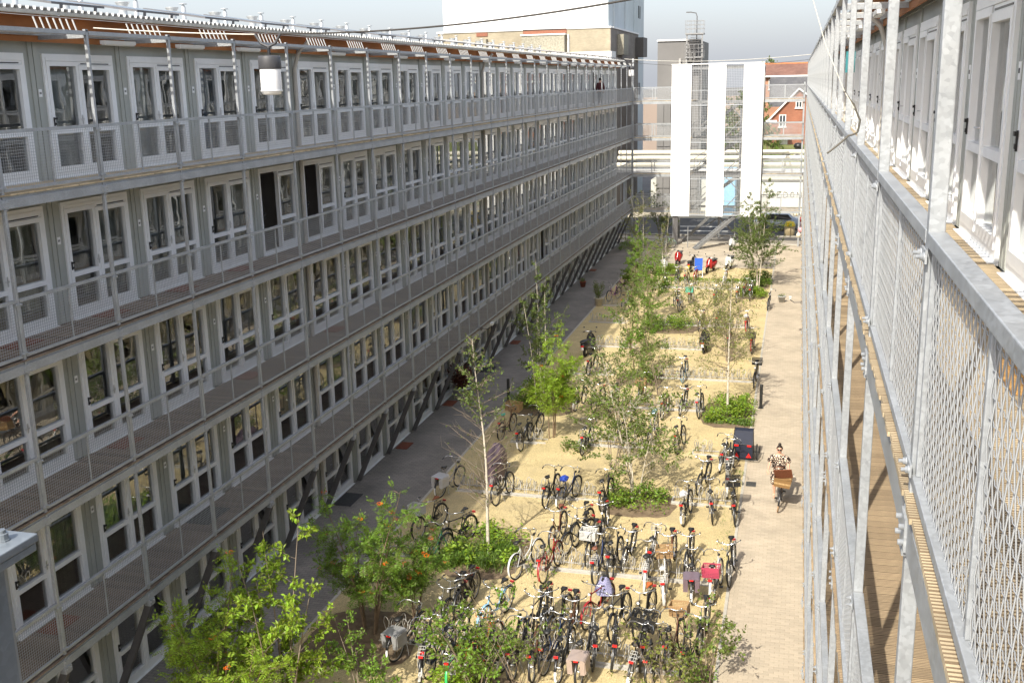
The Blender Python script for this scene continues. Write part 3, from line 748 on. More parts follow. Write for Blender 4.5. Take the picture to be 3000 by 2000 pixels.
def cover(name, loc, rx, ry, h, seed, lm, n, lsz=0.06, lm2=None, blades=False, label=None, cat='plants'):
    rn = random.Random(seed); mb = MB(); zs = 0
    clumps = [(rn.uniform(-1, 1), rn.uniform(-1, 1), rn.uniform(0.45, 1), rn.uniform(.15, .4)) for _ in range(14)]
    for i in range(n):
        if rn.random() < 0.75:
            c = rn.choice(clumps); x = c[0] * rx * .85 + rn.gauss(0, .5) * c[3] * rx; y = c[1] * ry * .85 + rn.gauss(0, .5) * c[3] * ry; hh = h * c[2]
            if abs(x) > rx * 1.05 or abs(y) > ry * 1.05: continue
        else: x = rn.uniform(-rx, rx); y = rn.uniform(-ry, ry); hh = h * 0.35
        if blades:
            a = rn.random() * 6.28; d = Vector((math.cos(a) * 0.6, math.sin(a) * 0.6, 1)).normalized(); l = hh * rn.uniform(.6, 1.3) + .04
            s = Vector((-math.sin(a), math.cos(a), 0)) * 0.009; p = Vector((x, y, 0)); q = p + d * l * .6; r_ = q + Vector((d.x * l * .55, d.y * l * .55, l * 0.05))
            mb.add([p - s, p + s, q + s, q - s, r_], [(0, 1, 2, 3), (3, 2, 4)], 0)
        else:
            z = hh * math.sqrt(rn.random())
            d = rvec(rn); d.z = abs(d.z) * .6
            leaf(mb, Vector((x, y, z)), d, Vector((0, 0, 1)) + rvec(rn) * .6, lsz * rn.uniform(.6, 1.3), lsz * rn.uniform(.4, .75), 1 if lm2 and rn.random() < .3 else 0)
    o = quick(name, mb, [LF[lm], LF[lm2 or lm]], None, loc, kind='stuff')
    if label: o['label'] = label; o['category'] = cat
    return o
SOIL = mat('brown_soil', (0.17, 0.12, 0.075), 0.95, var=.25, scale=6, dirt=(0.32, 0.25, 0.15), dscale=2.5, damt=0.6, bump=.5)
def soil(cx, cy, rx, ry, seed):
    rn = random.Random(seed); mb = MB(); n = 28; z = 0.009 + seed * 0.00005
    vs = [(cx, cy, z)] + [(cx + rx * math.copysign(abs(math.cos(t)) ** .6, math.cos(t)) * rn.uniform(.93, 1.07), cy + ry * math.copysign(abs(math.sin(t)) ** .6, math.sin(t)) * rn.uniform(.93, 1.07), z) for t in [2 * math.pi * i / n for i in range(n)]]
    mb.add(vs, [(0, i + 1, (i + 1) % n + 1) for i in range(n)]); quick('soil', mb, SOIL, kind='structure')
for q in ((4.5, 8.6, 1.15, 1.5, 1), (8.1, 13.0, 1.15, 1.0, 2), (10.25, 22.5, 1.0, 1.7, 3), (3.1, 22.4, 1.2, 1.5, 4), (6.2, 26.9, 1.0, 1.1, 5), (6.3, 36.9, 1.5, 1.4, 6), (10.3, 50.0, .8, 1.8, 8), (10.2, 46.2, .85, 1.3, 9), (4.3, 53.5, .9, 1.8, 10), (3.0, 3.6, 1.3, 1.4, 11), (3.0, -.5, 1.5, 1.4, 12), (6.4, 1.9, 1.0, .8, 13), (10.7, 3.1, .42, 1.2, 14)): soil(*q)
# fallen leaves and pale litter on the gravel
rn = random.Random(99); mb = MB()
for _ in range(900):
    c = rn.choice(((4.5, 8.6), (8.1, 13.2), (10.2, 22.5), (3.2, 3.8), (6.5, 2.2), (4.3, 18), (10.9, 3.4))); p = Vector((c[0] + rn.gauss(0, 1.1), c[1] + rn.gauss(0, 1.2), 0.026))
    if 1.6 < p.x < 11: leaf(mb, p, Vector((rn.uniform(-1, 1), rn.uniform(-1, 1), .05)), Vector((0, 0, 1)), rn.uniform(.03, .07), .03, 0)
quick('leaf_litter', mb, mat('dry_leaf', (.20, .13, .05), .9, var=.3), kind='stuff')
# big ones
tree('birch_tree', 'slender white trunked birch with mostly bare twigs, in the front grass bed', (4.6, 8.7, 0), 6.1, 1.55, 1, 'birch', nb=70, leaves=1000, lsz=0.085, low=0.2, rise=0.9, trunk_r=0.055, bare=0.6, lean=(-0.02, 0.0))
tree('rowan_shrub', 'tall light green rowan full of orange berries at the lower left', (3.0, 3.9, 0), 3.75, 1.05, 2, 'rowan', stems=6, bark=BARK, nb=54, leaves=1496, lsz=0.101, kind='pinnate', low=0.22, cat='shrub', berries=22, trunk_r=0.05, splay=0.22, rise=0.7, topw=.6)
tree('rowan_shrub', 'rowan with small orange berry clusters beside the tall one, lower right side', (3.9, 4.6, 0), 2.5, 0.75, 21, 'rowan', stems=4, bark=BARK, nb=30, leaves=541, lsz=0.095, kind='pinnate', low=0.35, cat='shrub', berries=22, trunk_r=0.04, splay=0.22)
tree('leafy_shrub', 'broad leaved shrub with the tallest shoots in the bottom left corner', (3.0, -0.3, 0), 4.3, 1.15, 3, 'bright', stems=6, bark=TWIG, nb=60, leaves=5200, lsz=0.105, low=0.18, cat='shrub', trunk_r=0.05, splay=0.2, rise=0.8, topw=.5)
tree('leafy_shrub', 'rowan shrub with red berries at the very bottom left, nearest the left block', (1.9, -0.9, 0), 3.7, 1.1, 4, 'bright', stems=5, bark=BARK, nb=50, leaves=1140, lsz=0.095, kind='pinnate', low=0.25, cat='shrub', berries=9, trunk_r=0.045, splay=0.2)
tree('leafy_shrub', 'low leafy shrub spreading over the bottom left foreground bicycles', (4.4, 0.4, 0), 2.3, 0.8, 41, 'rowan', stems=4, bark=TWIG, nb=30, leaves=1300, lsz=0.09, low=0.2, cat='shrub', trunk_r=0.03, splay=0.28)
tree('leafy_shrub', 'thin twiggy shrub among the densest foreground bicycles', (6.3, 2.0, 0), 2.3, 1.0, 5, 'rowan', stems=7, bark=TWIG, nb=44, leaves=1805, lsz=0.10, low=0.2, cat='shrub', trunk_r=0.03, splay=0.4)
tree('leafy_shrub', 'wispy shrub with long arching bare shoots, bottom centre', (7.3, 2.2, 0), 2.9, 1.1, 51, 'dark', stems=5, bark=TWIG, nb=24, leaves=627, lsz=0.08, low=0.2, cat='shrub', trunk_r=0.02, splay=0.45)
tree('leafy_shrub', 'dark leaved shrub beside the path at the bottom right', (11.0, 3.6, 0), 1.7, 0.9, 6, 'dark', stems=5, bark=TWIG, nb=30, leaves=620, lsz=0.10, low=0.15, cat='shrub', trunk_r=0.025, splay=0.4)
tree('leafy_shrub', 'olive shrub at the bottom edge right of the black crate bicycle', (10.2, 2.6, 0), 1.6, 0.9, 61, 'olive', stems=5, bark=TWIG, nb=28, leaves=380, lsz=0.09, low=0.15, cat='shrub', trunk_r=0.02, splay=0.4)
tree('birch_tree', 'pale leaved multi stem birch at the edge of the shaded paving', (3.0, 21.9, 0), 5.9, 1.2, 7, 'birch', stems=4, nb=56, leaves=4370, lsz=0.085, low=0.3, rise=1.0, trunk_r=0.055, splay=0.1, topw=.6)
tree('rowan_shrub', 'bright yellow green rowan with red berries in front of the pale birch', (4.2, 18.6, 0), 3.9, 1.1, 8, 'bright', stems=4, bark=BARK, nb=40, leaves=1140, lsz=0.108, kind='pinnate', low=0.35, cat='shrub', berries=5, trunk_r=0.045, splay=0.12, topw=.6)
tree('leafy_tree', 'sparse dark leafed multi stem tree in the middle of the bicycle park', (8.0, 13.4, 0), 4.6, 1.75, 9, 'dark', stems=6, bark=BARKB, nb=60, leaves=3610, lsz=0.10, low=0.22, rise=0.65, trunk_r=0.04, splay=0.25, topw=.6)
tree('leafy_tree', 'sparse dark leafed sapling right behind the central multi stem tree', (6.9, 15.6, 0), 3.9, 1.2, 91, 'dark', stems=4, bark=TWIG, nb=34, leaves=1520, lsz=0.10, low=0.25, rise=0.7, trunk_r=0.035, splay=0.25, topw=.6)
tree('birch_tree', 'fine branched birch with pale trunk in the square fern bed by the path', (10.2, 22.5, 0), 5.4, 1.75, 10, 'olive', nb=70, leaves=2090, lsz=0.07, low=0.28, rise=0.5, trunk_r=0.055, topw=.4)
tree('leafy_tree', 'green leafy tree in the middle of the third empty rack row', (6.1, 26.9, 0), 3.5, 1.25, 11, 'rowan', stems=4, bark=BARK, nb=40, leaves=3230, lsz=0.09, low=0.2, rise=0.6, trunk_r=0.04, splay=0.2, topw=.6)
tree('leafy_tree', 'narrow tall tree standing beyond the green leafy tree', (5.2, 30.5, 0), 4.1, 0.9, 111, 'birch', stems=2, bark=BARK, nb=40, leaves=1710, lsz=0.09, low=0.15, rise=0.7, trunk_r=0.04, splay=0.08, topw=.6)
tree('leafy_tree', 'thin olive tree beyond the fern bed birch, left of it', (8.3, 34.2, 0), 3.6, 1.5, 12, 'olive', stems=5, bark=TWIG, nb=50, leaves=2660, lsz=0.08, low=0.2, rise=0.6, trunk_r=0.035, splay=0.25, topw=.6)
tree('leafy_tree', 'thin brownish tree close behind the fern bed birch', (9.7, 30.5, 0), 3.8, 1.3, 121, 'olive', stems=5, bark=TWIG, nb=50, leaves=1710, lsz=0.08, low=0.15, rise=0.7, trunk_r=0.035, splay=0.2, topw=.6)
tree('leafy_tree', 'full green tree behind the potted plant and purple bicycles', (4.9, 38.5, 0), 4.6, 1.25, 13, 'rowan', stems=3, bark=BARK, nb=60, leaves=4940, lsz=0.09, low=0.12, rise=0.55, trunk_r=0.045, splay=0.12, topw=.6)
tree('leafy_tree', 'narrow column of foliage against the shaded left paving', (3.0, 45.5, 0), 4.4, 0.85, 14, 'rowan', stems=2, bark=BARK, nb=46, leaves=3420, lsz=0.10, low=0.1, rise=0.6, trunk_r=0.04, splay=0.08, topw=.6)
tree('birch_tree', 'tall leafy birch at the path side in front of the white tower', (10.4, 48.2, 0), 6.7, 1.7, 15, 'birch', stems=3, nb=90, leaves=7980, lsz=0.095, low=0.22, rise=0.7, trunk_r=0.055, splay=0.06, topw=.3)
tree('birch_tree', 'second leafy birch just behind the tall path side one', (9.9, 54.0, 0), 5.2, 1.6, 16, 'birch', stems=2, nb=60, leaves=4940, lsz=0.095, low=0.2, rise=0.7, trunk_r=0.05, splay=0.08, topw=.4)
tree('birch_tree', 'brownish thin birch left of the tower at the far end', (2.7, 52.5, 0), 5.9, 1.5, 17, 'olive', stems=3, nb=60, leaves=2470, lsz=0.08, low=0.2, rise=0.9, trunk_r=0.05, splay=0.1, topw=.4)
tree('birch_tree', 'small thin birch near the red scooter at the far end', (4.2, 51.5, 0), 4.6, 0.9, 18, 'olive', stems=2, nb=34, leaves=950, lsz=0.08, low=0.2, rise=0.9, trunk_r=0.04, splay=0.1, topw=.4)
tree('leafy_tree', 'leafy bush reaching above the lowest bridge left of the tower', (2.2, 66.8, 0), 4.9, 1.3, 19, 'birch', stems=4, bark=TWIG, nb=50, leaves=2850, lsz=0.10, low=0.2, rise=0.8, trunk_r=0.04, splay=0.2)
tree('rowan_shrub', 'feathery bright rowan sprouting at the very bottom left, below the open shoots', (2.6, -1.6, 0), 3.1, 1.3, 401, 'bright', stems=6, bark=BARK, nb=60, leaves=975, lsz=0.095, kind='pinnate', low=0.15, cat='shrub', berries=6, trunk_r=0.045, splay=0.25)
tree('leafy_tree', 'wispy young tree between the central multi stem tree and the fourth rack row', (6.2, 20.6, 0), 3.6, 1.2, 501, 'birch', stems=4, bark=TWIG, nb=44, leaves=1500, lsz=0.085, low=0.2, rise=0.8, trunk_r=0.03, splay=0.2, topw=.6)
tree('leafy_tree', 'wispy young tree left of the square fern bed', (7.4, 24.4, 0), 3.2, 1.1, 502, 'dark', stems=4, bark=TWIG, nb=44, leaves=1300, lsz=0.085, low=0.2, rise=0.8, trunk_r=0.03, splay=0.25, topw=.6)
tree('leafy_tree', 'loose green sapling right of the left black scooter', (4.9, 34.6, 0), 3.6, 1.0, 503, 'rowan', stems=3, bark=TWIG, nb=44, leaves=1500, lsz=0.085, low=0.15, rise=0.7, trunk_r=0.03, splay=0.15, topw=.6)
tree('leafy_tree', 'loose green sapling in the far left bed', (4.3, 43.0, 0), 4.4, 1.1, 504, 'rowan', stems=3, bark=TWIG, nb=50, leaves=1800, lsz=0.09, low=0.15, rise=0.7, trunk_r=0.03, splay=0.12, topw=.6)
tree('leafy_tree', 'thin olive sapling in the far right half of the gravel', (9.0, 39.5, 0), 3.4, 1.2, 505, 'olive', stems=5, bark=TWIG, nb=44, leaves=1100, lsz=0.08, low=0.15, rise=0.8, trunk_r=0.03, splay=0.25, topw=.6)
# ground cover beds
cover('grass_tufts', (4.4, 8.3, 0), 1.0, 0.8, 0.55, 31, 'grass', 2600, blades=True)
cover('ground_cover', (4.5, 8.9, 0), 1.05, 1.2, 0.6, 32, 'bright', 1500, 0.11, 'rowan')
cover('ground_cover', (8.1, 13.0, 0), 1.0, 0.8, 0.65, 33, 'rowan', 1800, 0.09, 'bright')
cover('ground_cover', (10.3, 22.7, 0), 0.95, 1.5, 0.55, 34, 'bright', 2800, 0.10, 'rowan')
cover('grass_tufts', (10.3, 21.5, 0), 0.95, 0.35, 0.25, 35, 'grass', 900, blades=True)
cover('ground_cover', (3.1, 22.4, 0), 1.1, 1.3, 1.2, 36, 'bright', 3000, 0.10, 'rowan')
cover('ground_cover', (2.1, 22.6, 0), 0.6, 1.0, 0.5, 361, 'rowan', 900, 0.09, 'dark')
cover('ground_cover', (5.3, 17.4, 0), 0.5, 0.5, 0.45, 37, 'dark', 350, 0.10)
cover('ground_cover', (6.2, 26.9, 0), 0.9, 0.9, 0.7, 38, 'rowan', 1200, 0.10, 'bright')
cover('ground_cover', (6.3, 36.9, 0), 1.3, 1.2, 0.8, 39, 'rowan', 2400, 0.10, 'bright')
cover('hedge_strip', (6.8, 50.2, 0), 2.5, 0.55, 0.28, 40, 'bright', 2800, 0.09, 'rowan')
cover('ground_cover', (10.3, 50.0, 0), 0.9, 1.5, 0.8, 42, 'rowan', 3000, 0.10, 'dark')
cover('ground_cover', (10.2, 46.2, 0), 0.85, 1.1, 0.45, 43, 'bright', 2600, 0.09, 'rowan')
cover('ground_cover', (4.3, 53.5, 0), 0.8, 1.6, 0.6, 44, 'bright', 1800, 0.10)
cover('ground_cover', (0.3, 63.5, 0), 0.9, 1.8, 0.5, 45, 'rowan', 1600, 0.09)
cover('ground_cover', (5.8, 2.3, 0), 0.6, 0.5, 0.5, 46, 'bright', 700, 0.09)
cover('ground_cover', (10.7, 3.0, 0), 0.5, 0.9, 0.4, 47, 'rowan', 500, 0.08)
cover('weeds', (10.95, 15.6, 0), 0.2, 0.9, 0.10, 48, 'grass', 260, 0.04)
cover('weeds', (10.9, 11.0, 0), 0.25, 3.0, 0.05, 49, 'grass', 420, 0.03)

# ------------------------------------------------------------------ bicycle racks
RACK = mat('rack_steel', (0.50, 0.48, 0.44), 0.45, 0.2, var=0.1)
def holder_mesh(hi):
    m = MB(); h = 0.52 if hi else 0.36
    for sx in (-0.03, 0.03):
        m.tube([(sx, -0.28, 0.03), (sx, -0.26, 0.2), (sx, -0.18, 0.30), (sx, -0.02, 0.28), (sx, 0.06, 0.12), (sx, 0.10, 0.06), (sx, 0.16, 0.12), (sx + (0.04 if sx > 0 else -0.04), 0.20, h * 0.75), (sx, 0.24, h), (sx * 0.2, 0.25, h + 0.02)], 0.0105, 4)
    return m.mesh('wheel_holder', RACK)
HOLD = [holder_mesh(True), holder_mesh(False)]
def rack(x0, x1, y, label, seed):
    rn = random.Random(seed); L_ = x1 - x0
    r = thing('bicycle_rack', label, 'bicycle rack', (x0, y, 0.004), group='empty and filled bicycle racks across the gravel')
    m = MB(); m.box(0, L_, -0.30, -0.26, 0.0, 0.05); m.box(0, L_, 0.10, 0.14, 0.02, 0.05)
    for i in range(int(L_ / 1.6) + 1): m.box(min(L_ - 0.05, i * 1.6), min(L_ - 0.05, i * 1.6) + 0.04, -0.26, 0.10, 0.0, 0.03)
    quick('rail', m, RACK, r)
    m = MB()
    for i in range(int(L_ / 1.0)): m.box(i + 0.005, i + 0.995, -0.42, -0.31, -0.02, 0.012)
    quick('kerb_stones', m, KERB, r, kind='stuff')
    i = 0; x = 0.15
    while x < L_ - 0.1:
        link('wheel_holder', HOLD[i % 2], r, (x, 0.02 if i % 2 else -0.02, 0.02), (0, 0, rn.uniform(-0.06, 0.06) + (0 if i % 2 else math.pi)))
        x += 0.235; i += 1
for k_, (a, b, y, lb) in enumerate([(1.7, 3.5, 8.35, 'bicycle rack holding the white basket bicycle, left of the front grass bed'), (5.7, 10.9, 8.4, 'well filled rack row between the front grass bed and the brick path'),
    (2.3, 7.0, 13.25, 'half empty rack row behind the front grass bed, left of the central tree'), (9.1, 10.9, 13.6, 'short full rack beside the cargo trailer'),
    (3.4, 10.4, 4.0, 'long crowded rack row nearest to the viewer'), (2.8, 4.1, 18.1, 'short rack left of the yellow green rowan trunk'), (5.2, 8.0, 18.3, 'rack under the branches behind the central tree'),
    (9.3, 10.2, 18.0, 'short empty rack left of the cargo trailer'), (6.2, 9.3, 23.0, 'rack left of the square fern bed'), (2.75, 5.0, 27.5, 'rack with one bicycle beside the black scooter, left'),
    (6.9, 11.0, 27.5, 'empty rack row behind the fern bed up to the path'), (2.9, 5.2, 32.6, 'empty rack row behind the left black scooter'), (6.4, 8.4, 32.7, 'empty rack row behind the right black scooter'),
    (1.9, 4.0, 37.8, 'empty rack row next to the potted plant'), (5.1, 10.4, 37.8, 'far empty rack row on the right half of the gravel'), (1.75, 2.9, 42.2, 'short far rack with the purple bicycles'), (4.0, 10.2, 48.0, 'farthest rack row in front of the green hedge strip')]):
    rack(a, b, y, lb, k_)
# ------------------------------------------------------------------ bicycles
RUB = mat('tyre_rubber', (0.018, 0.018, 0.018), 0.8); RIM = mat('rim_alloy', (0.5, 0.5, 0.5), 0.3, 0.8); CHR = mat('chrome', (0.62, 0.62, 0.62), 0.25, 0.9)
REDL = mat('red_reflector', (0.65, 0.02, 0.02), 0.25); WHT = mat('white_reflective', (0.85, 0.85, 0.85), 0.35); TAN = mat('tan_saddle', (0.30, 0.10, 0.04), 0.5)
FC = {'black': (0.015, 0.015, 0.016), 'white': (0.6, 0.6, 0.58), 'red': (0.32, 0.015, 0.015), 'green': (0.02, 0.16, 0.09), 'darkblue': (0.02, 0.04, 0.12), 'grey': (0.28, 0.28, 0.28), 'silver': (0.5, 0.5, 0.5), 'orange': (0.75, 0.2, 0.02),
      'lightblue': (0.3, 0.55, 0.75), 'purple': (0.28, 0.08, 0.28), 'mint': (0.45, 0.7, 0.58), 'brown': (0.16, 0.07, 0.04), 'pink': (0.45, 0.06, 0.11), 'cream': (0.6, 0.5, 0.35), 'wicker': (0.40, 0.25, 0.12), 'beige': (0.38, 0.30, 0.26), 'dusty': (0.17, 0.12, 0.145), 'gpaint': (0.03, 0.45, 0.12), 'bag': (0.55, 0.55, 0.56), 'blue': (0.03, 0.08, 0.5), 'teal': (0.1, 0.55, 0.42), 'copper': (0.35, 0.12, 0.05), 'shirt': (0.45, 0.45, 0.65), 'yellow': (0.8, 0.6, 0.02)}
def fm(c): return mat(c + '_paint', FC[c], 0.35, 0.0, var=0.06, scale=5, dirt=tuple(v * 0.6 + 0.04 for v in FC[c]), dscale=4, damt=0.4)
CACHE = {}
def cm(key, fn):
    if key not in CACHE: CACHE[key] = fn()
    return CACHE[key]
WR = 0.345; WB = 1.10
def wheel_m(tyre='rub'):
    m = MB(); m.torus(WR - 0.023, 0.023, (0, 0, 0), 30, 6, mi=0); m.torus(WR - 0.045, 0.011, (0, 0, 0), 30, 4, mi=1)
    for i in range(14):
        a = 2 * math.pi * i / 14; e = Vector((0, math.cos(a), math.sin(a))) * (WR - 0.05); hb = Vector((0.025 * (1 if i % 2 else -1), 0.02 * math.cos(a + 1), 0.02 * math.sin(a + 1)))
        m.bar(hb, e, 0.0035, 0.0035, 1)
    m.tube([(-0.045, 0, 0), (0.045, 0, 0)], 0.02, 6, 1)
    return m.mesh('wheel', [fm('lightblue') if tyre == 'blue' else (mat('cream_tyre', (0.45, 0.3, 0.18), 0.8) if tyre == 'cream' else RUB), RIM])
def frame_m(kind, c):
    m = MB(); bb = (0, .46, .29); st = (0, .27, .80); ht = (0, .90, .86); hb = (0, .95, .66); ra = (0, 0, WR)
    m.tube([bb, st], 0.017, 6); m.tube([ht, hb], 0.019, 6); m.tube([st, (0, .235, .90)], 0.012, 6, 1)
    if kind == 'step': m.tube([hb, (0, .80, .45), (0, .62, .33), bb], 0.02, 6); m.tube([(0, .92, .78), (0, .74, .55), (0, .42, .42)], 0.016, 6)
    else: m.tube([hb, bb], 0.018, 6); m.tube([(0, .91, .82), (0, .285, .74)], 0.016, 6)
    for sx in (-0.06, 0.06):
        m.tube([bb, (sx, .3, .3), (sx, 0, WR)], 0.010, 5); m.tube([(0, .29, .72), (sx * .8, .2, .62), (sx, 0, WR)], 0.009, 5)
        m.tube([(sx * .5, .975, .60), (sx * .85, 1.02, .5), (sx, WB, WR)], 0.012, 5)
    m.tube([hb, (0, .965, .61)], 0.02, 6); m.bar((-0.03, .97, .61), (0.03, .97, .61), 0.03)
    m.tube([ht, (0, .875, .97), (0, .85, 1.04)], 0.012, 6, 1)
    return m.mesh('frame', [fm(c), CHR])
def guards_m(c, whitetip):
    m = MB()
    def arc(cy, a0, a1, mi):
        vs = []; n = 14
        for i in range(n + 1):
            t = R(a0 + (a1 - a0) * i / n)
            for x, dr in ((-0.028, -0.008), (0, 0.006), (0.028, -0.008)):
                r = WR + 0.016 + dr; vs.append((x, cy + r * math.cos(t), WR + r * math.sin(t)))
        m.add(vs, [(3 * i + j, 3 * i + j + 1, 3 * i + 4 + j, 3 * i + 3 + j) for i in range(n) for j in range(2)], mi, True)
    arc(0, 50, 165, 0); arc(0, 165, 205, 1 if whitetip else 0); arc(WB, -5, 135, 0)
    return m.mesh('mudguard', [fm(c), WHT])
def saddle_m(c):
    m = MB(); prof = [(-0.13, 0.03, .0), (-0.10, .085, .02), (-.04, .085, .022), (.03, .045, .012), (.10, .022, .004), (.14, .012, -.005)]
    vs = []; 
    for y, w, z in prof: vs += [(-w, y, z - .02), (-w * .7, y, z + .015), (w * .7, y, z + .015), (w, y, z - .02)]
    n = len(prof); fs = [(4 * i + j, 4 * i + j + 1, 4 * i + 5 + j, 4 * i + 4 + j) for i in range(n - 1) for j in range(3)] + [(0, 1, 2, 3)[::-1], tuple(4 * (n - 1) + j for j in range(4))] + [(4 * i, 4 * i + 4, 4 * i + 7, 4 * i + 3) for i in range(n - 1)]
    m.add([(x, y + .21, z + .94) for x, y, z in vs], fs, 0, True)
    m.tube([(0, .235, .90), (0, .22, .93)], 0.02, 5, 1); m.tube([(-.05, .10, .91), (-.05, .14, .89), (.05, .14, .89), (.05, .10, .91)], .008, 4, 1)
    return m.mesh('saddle', [mat(c + '_saddle', {'black': (0.02, 0.02, 0.02), 'tan': (0.35, 0.11, 0.04), 'white': (0.7, 0.7, 0.7), 'teal': (0.1, 0.5, 0.38), 'brown': (0.18, 0.07, 0.04), 'orange': (0.5, 0.12, 0.03)}[c], 0.5), CHR])
def bars_m(k):
    m = MB()
    if k == 'sport': L_ = [(0.30, .80, 1.05), (0.22, .86, 1.06), (0.08, .87, 1.045), (0, .86, 1.04)]
    else: L_ = [(0.29, .55, 1.04), (0.29, .66, 1.07), (0.25, .78, 1.09), (0.14, .86, 1.07), (0.05, .86, 1.045), (0, .855, 1.04)]
    full = L_ + [(-x, y, z) for x, y, z in L_[-2::-1]]
    m.tube(full, 0.011, 6, 0)
    for s in (1, -1):
        p = Vector(L_[0]); q = Vector(L_[1]); p.x *= s; q.x *= s
        m.tube([p, p.lerp(q, 0.9)], 0.017, 6, 1)
        m.tube([(q.x, q.y + .03, q.z - .01), (q.x * 1.02, (p.y + q.y) / 2 + .02, q.z - .05)], 0.006, 4, 0)
    m.lathe([(0.0001, .03), (.022, .03), (.024, .0), (.0001, 0)], 8, (0.13, .85, 1.08), 0)
    return m.mesh('handlebar', [CHR, BLACKP])
def carrier_m(c):
    m = MB(); z = .74
    for x in (-.07, -.03, .03, .07): m.tube([(x, -.20, z), (x, .20, z)], .006, 4)
    for y in (-.2, -.06, .08, .2): m.tube([(-.07, y, z), (.07, y, z)], .006, 4)
    for s in (-1, 1): m.tube([(s * .07, -.12, z), (s * .07, 0, WR)], .006, 4); m.tube([(s * .07, .05, z), (s * .07, 0, WR)], .006, 4)
    return m.mesh('carrier', fm(c))
def crank_m():
    m = MB(); m.torus(0.09, 0.006, (0.045, .46, .29), 16, 4, mi=0); m.bar((.05, .46, .29), (.055, .56, .20), .02, .012); m.bar((-.05, .46, .29), (-.055, .36, .38), .02, .012)
    m.box(.06, .15, .52, .60, .18, .205, 1); m.box(-.15, -.06, .32, .40, .37, .395, 1); m.tube([(.0, .46, .29), (.06, .46, .29)], .02, 6)
    m.box(.035, .05, .0, .46, .30, .40, 1)
    return m.mesh('crankset', [CHR, BLACKP])
def light_m():
    m = MB(); m.box(-.05, .05, -.245, -.21, .70, .745); return m.mesh('rear_light', REDL)
def hl_m():
    m = MB(); m.lathe([(.02, -.03), (.035, 0), (.035, .02)], 10, mi=0, M=Matrix.Translation((0, 1.0, .86)) @ Matrix.Rotation(R(-90), 4, 'X')); m.disc(.034, 10, (0, 0, .02), 1); 
    me = MB(); me.lathe([(.0001, -.04), (.025, -.035), (.036, 0), (.036, .02)], 10, mi=0, M=Matrix.Translation((0, 1.0, .86)) @ Matrix.Rotation(R(-90), 4, 'X'))
    me.add([(.034 * math.cos(i * .628), 1.021, .86 + .034 * math.sin(i * .628)) for i in range(10)], [tuple(range(10))], 1); me.bar((0, .92, .84), (0, .99, .86), .015)
    return me.mesh('headlight', [BLACKP, WHT])
def stand_m():
    m = MB(); m.tube([(-.03, .36, .28), (-.13, .30, .01)], .009, 4); m.tube([(.03, .36, .28), (.13, .30, .01)], .009, 4); return m.mesh('kickstand', CHR)
def crate_m(w, d, h, c, rows=6):
    m = MB(); t = .008
    def side(x0, x1, y0, y1):
        for i in range(rows + 1):
            z = h * i / rows; m.box(x0, x1, y0, y1, z, z + (h / rows) * .42)
        n = 9
        for i in range(n + 1):
            if x1 - x0 > y1 - y0: x = x0 + (x1 - x0 - .012) * i / n; m.box(x, x + .012, y0 + .001, y1 - .001, 0.001, h)
            else: y = y0 + (y1 - y0 - .012) * i / n; m.box(x0 + .001, x1 - .001, y, y + .012, 0.001, h)
    side(-w / 2, w / 2, -d / 2, -d / 2 + t); side(-w / 2, w / 2, d / 2 - t, d / 2); side(-w / 2, -w / 2 + t, -d / 2 + t, d / 2 - t); side(w / 2 - t, w / 2, -d / 2 + t, d / 2 - t)
    for i in range(8): y = -d / 2 + d * i / 8; m.box(-w / 2 + t, w / 2 - t, y + .004, y + d / 8 * .7, 0.0, .008)
    m.box(-w / 2 - .008, w / 2 + .008, -d / 2 - .008, -d / 2, h * .95, h + .02); m.box(-w / 2 - .008, w / 2 + .008, d / 2, d / 2 + .008, h * .95, h + .02)
    m.box(-w / 2 - .008, -w / 2, -d / 2, d / 2, h * .95, h + .02); m.box(w / 2, w / 2 + .008, -d / 2, d / 2, h * .95, h + .02)
    return m.mesh('crate', fm(c))
def frontrack_m(c):
    m = MB(); z = .80; y0, y1 = .98, 1.26
    for x in (-.13, -.045, .045, .13): m.tube([(x, y0, z), (x, y1, z)], .007, 4)
    for y in (y0, 1.12, y1): m.tube([(-.13, y, z), (.13, y, z)], .007, 4)
    m.tube([(-.13, y0, z), (-.13, y0 - .02, z + .18), (.13, y0 - .02, z + .18), (.13, y0, z)], .007, 4)
    for s in (-1, 1): m.tube([(s * .12, 1.1, z), (s * .065, WB, WR)], .006, 4)
    return m.mesh('front_carrier', fm(c))
def pannier_m(c):
    m = MB()
    for s in (-1, 1):
        x0, x1 = (s * .085, s * .20); x0, x1 = min(x0, x1), max(x0, x1)
        vs = [(x0, -.22, .40), (x1 - .02 * s if s > 0 else x1, -.22, .40), (x1, .17, .40), (x0, .17, .40), (x0, -.25, .73), (x1, -.24, .71), (x1, .19, .71), (x0, .2, .73)]
        m.add(vs, [(0, 3, 2, 1), (4, 5, 6, 7), (0, 1, 5, 4), (1, 2, 6, 5), (2, 3, 7, 6), (3, 0, 4, 7)])
        m.box(x0 + .02, x1 + .006 if s > 0 else x1 - .02, -.2, -.17, .42, .735); 
        m.box(x0 - (.006 if s < 0 else -0.01), x1 - .01, -.245, .195, .722, .742)
    m.box(-.17, .17, -.25, .2, .742, .754)
    return m.mesh('pannier', fm(c))
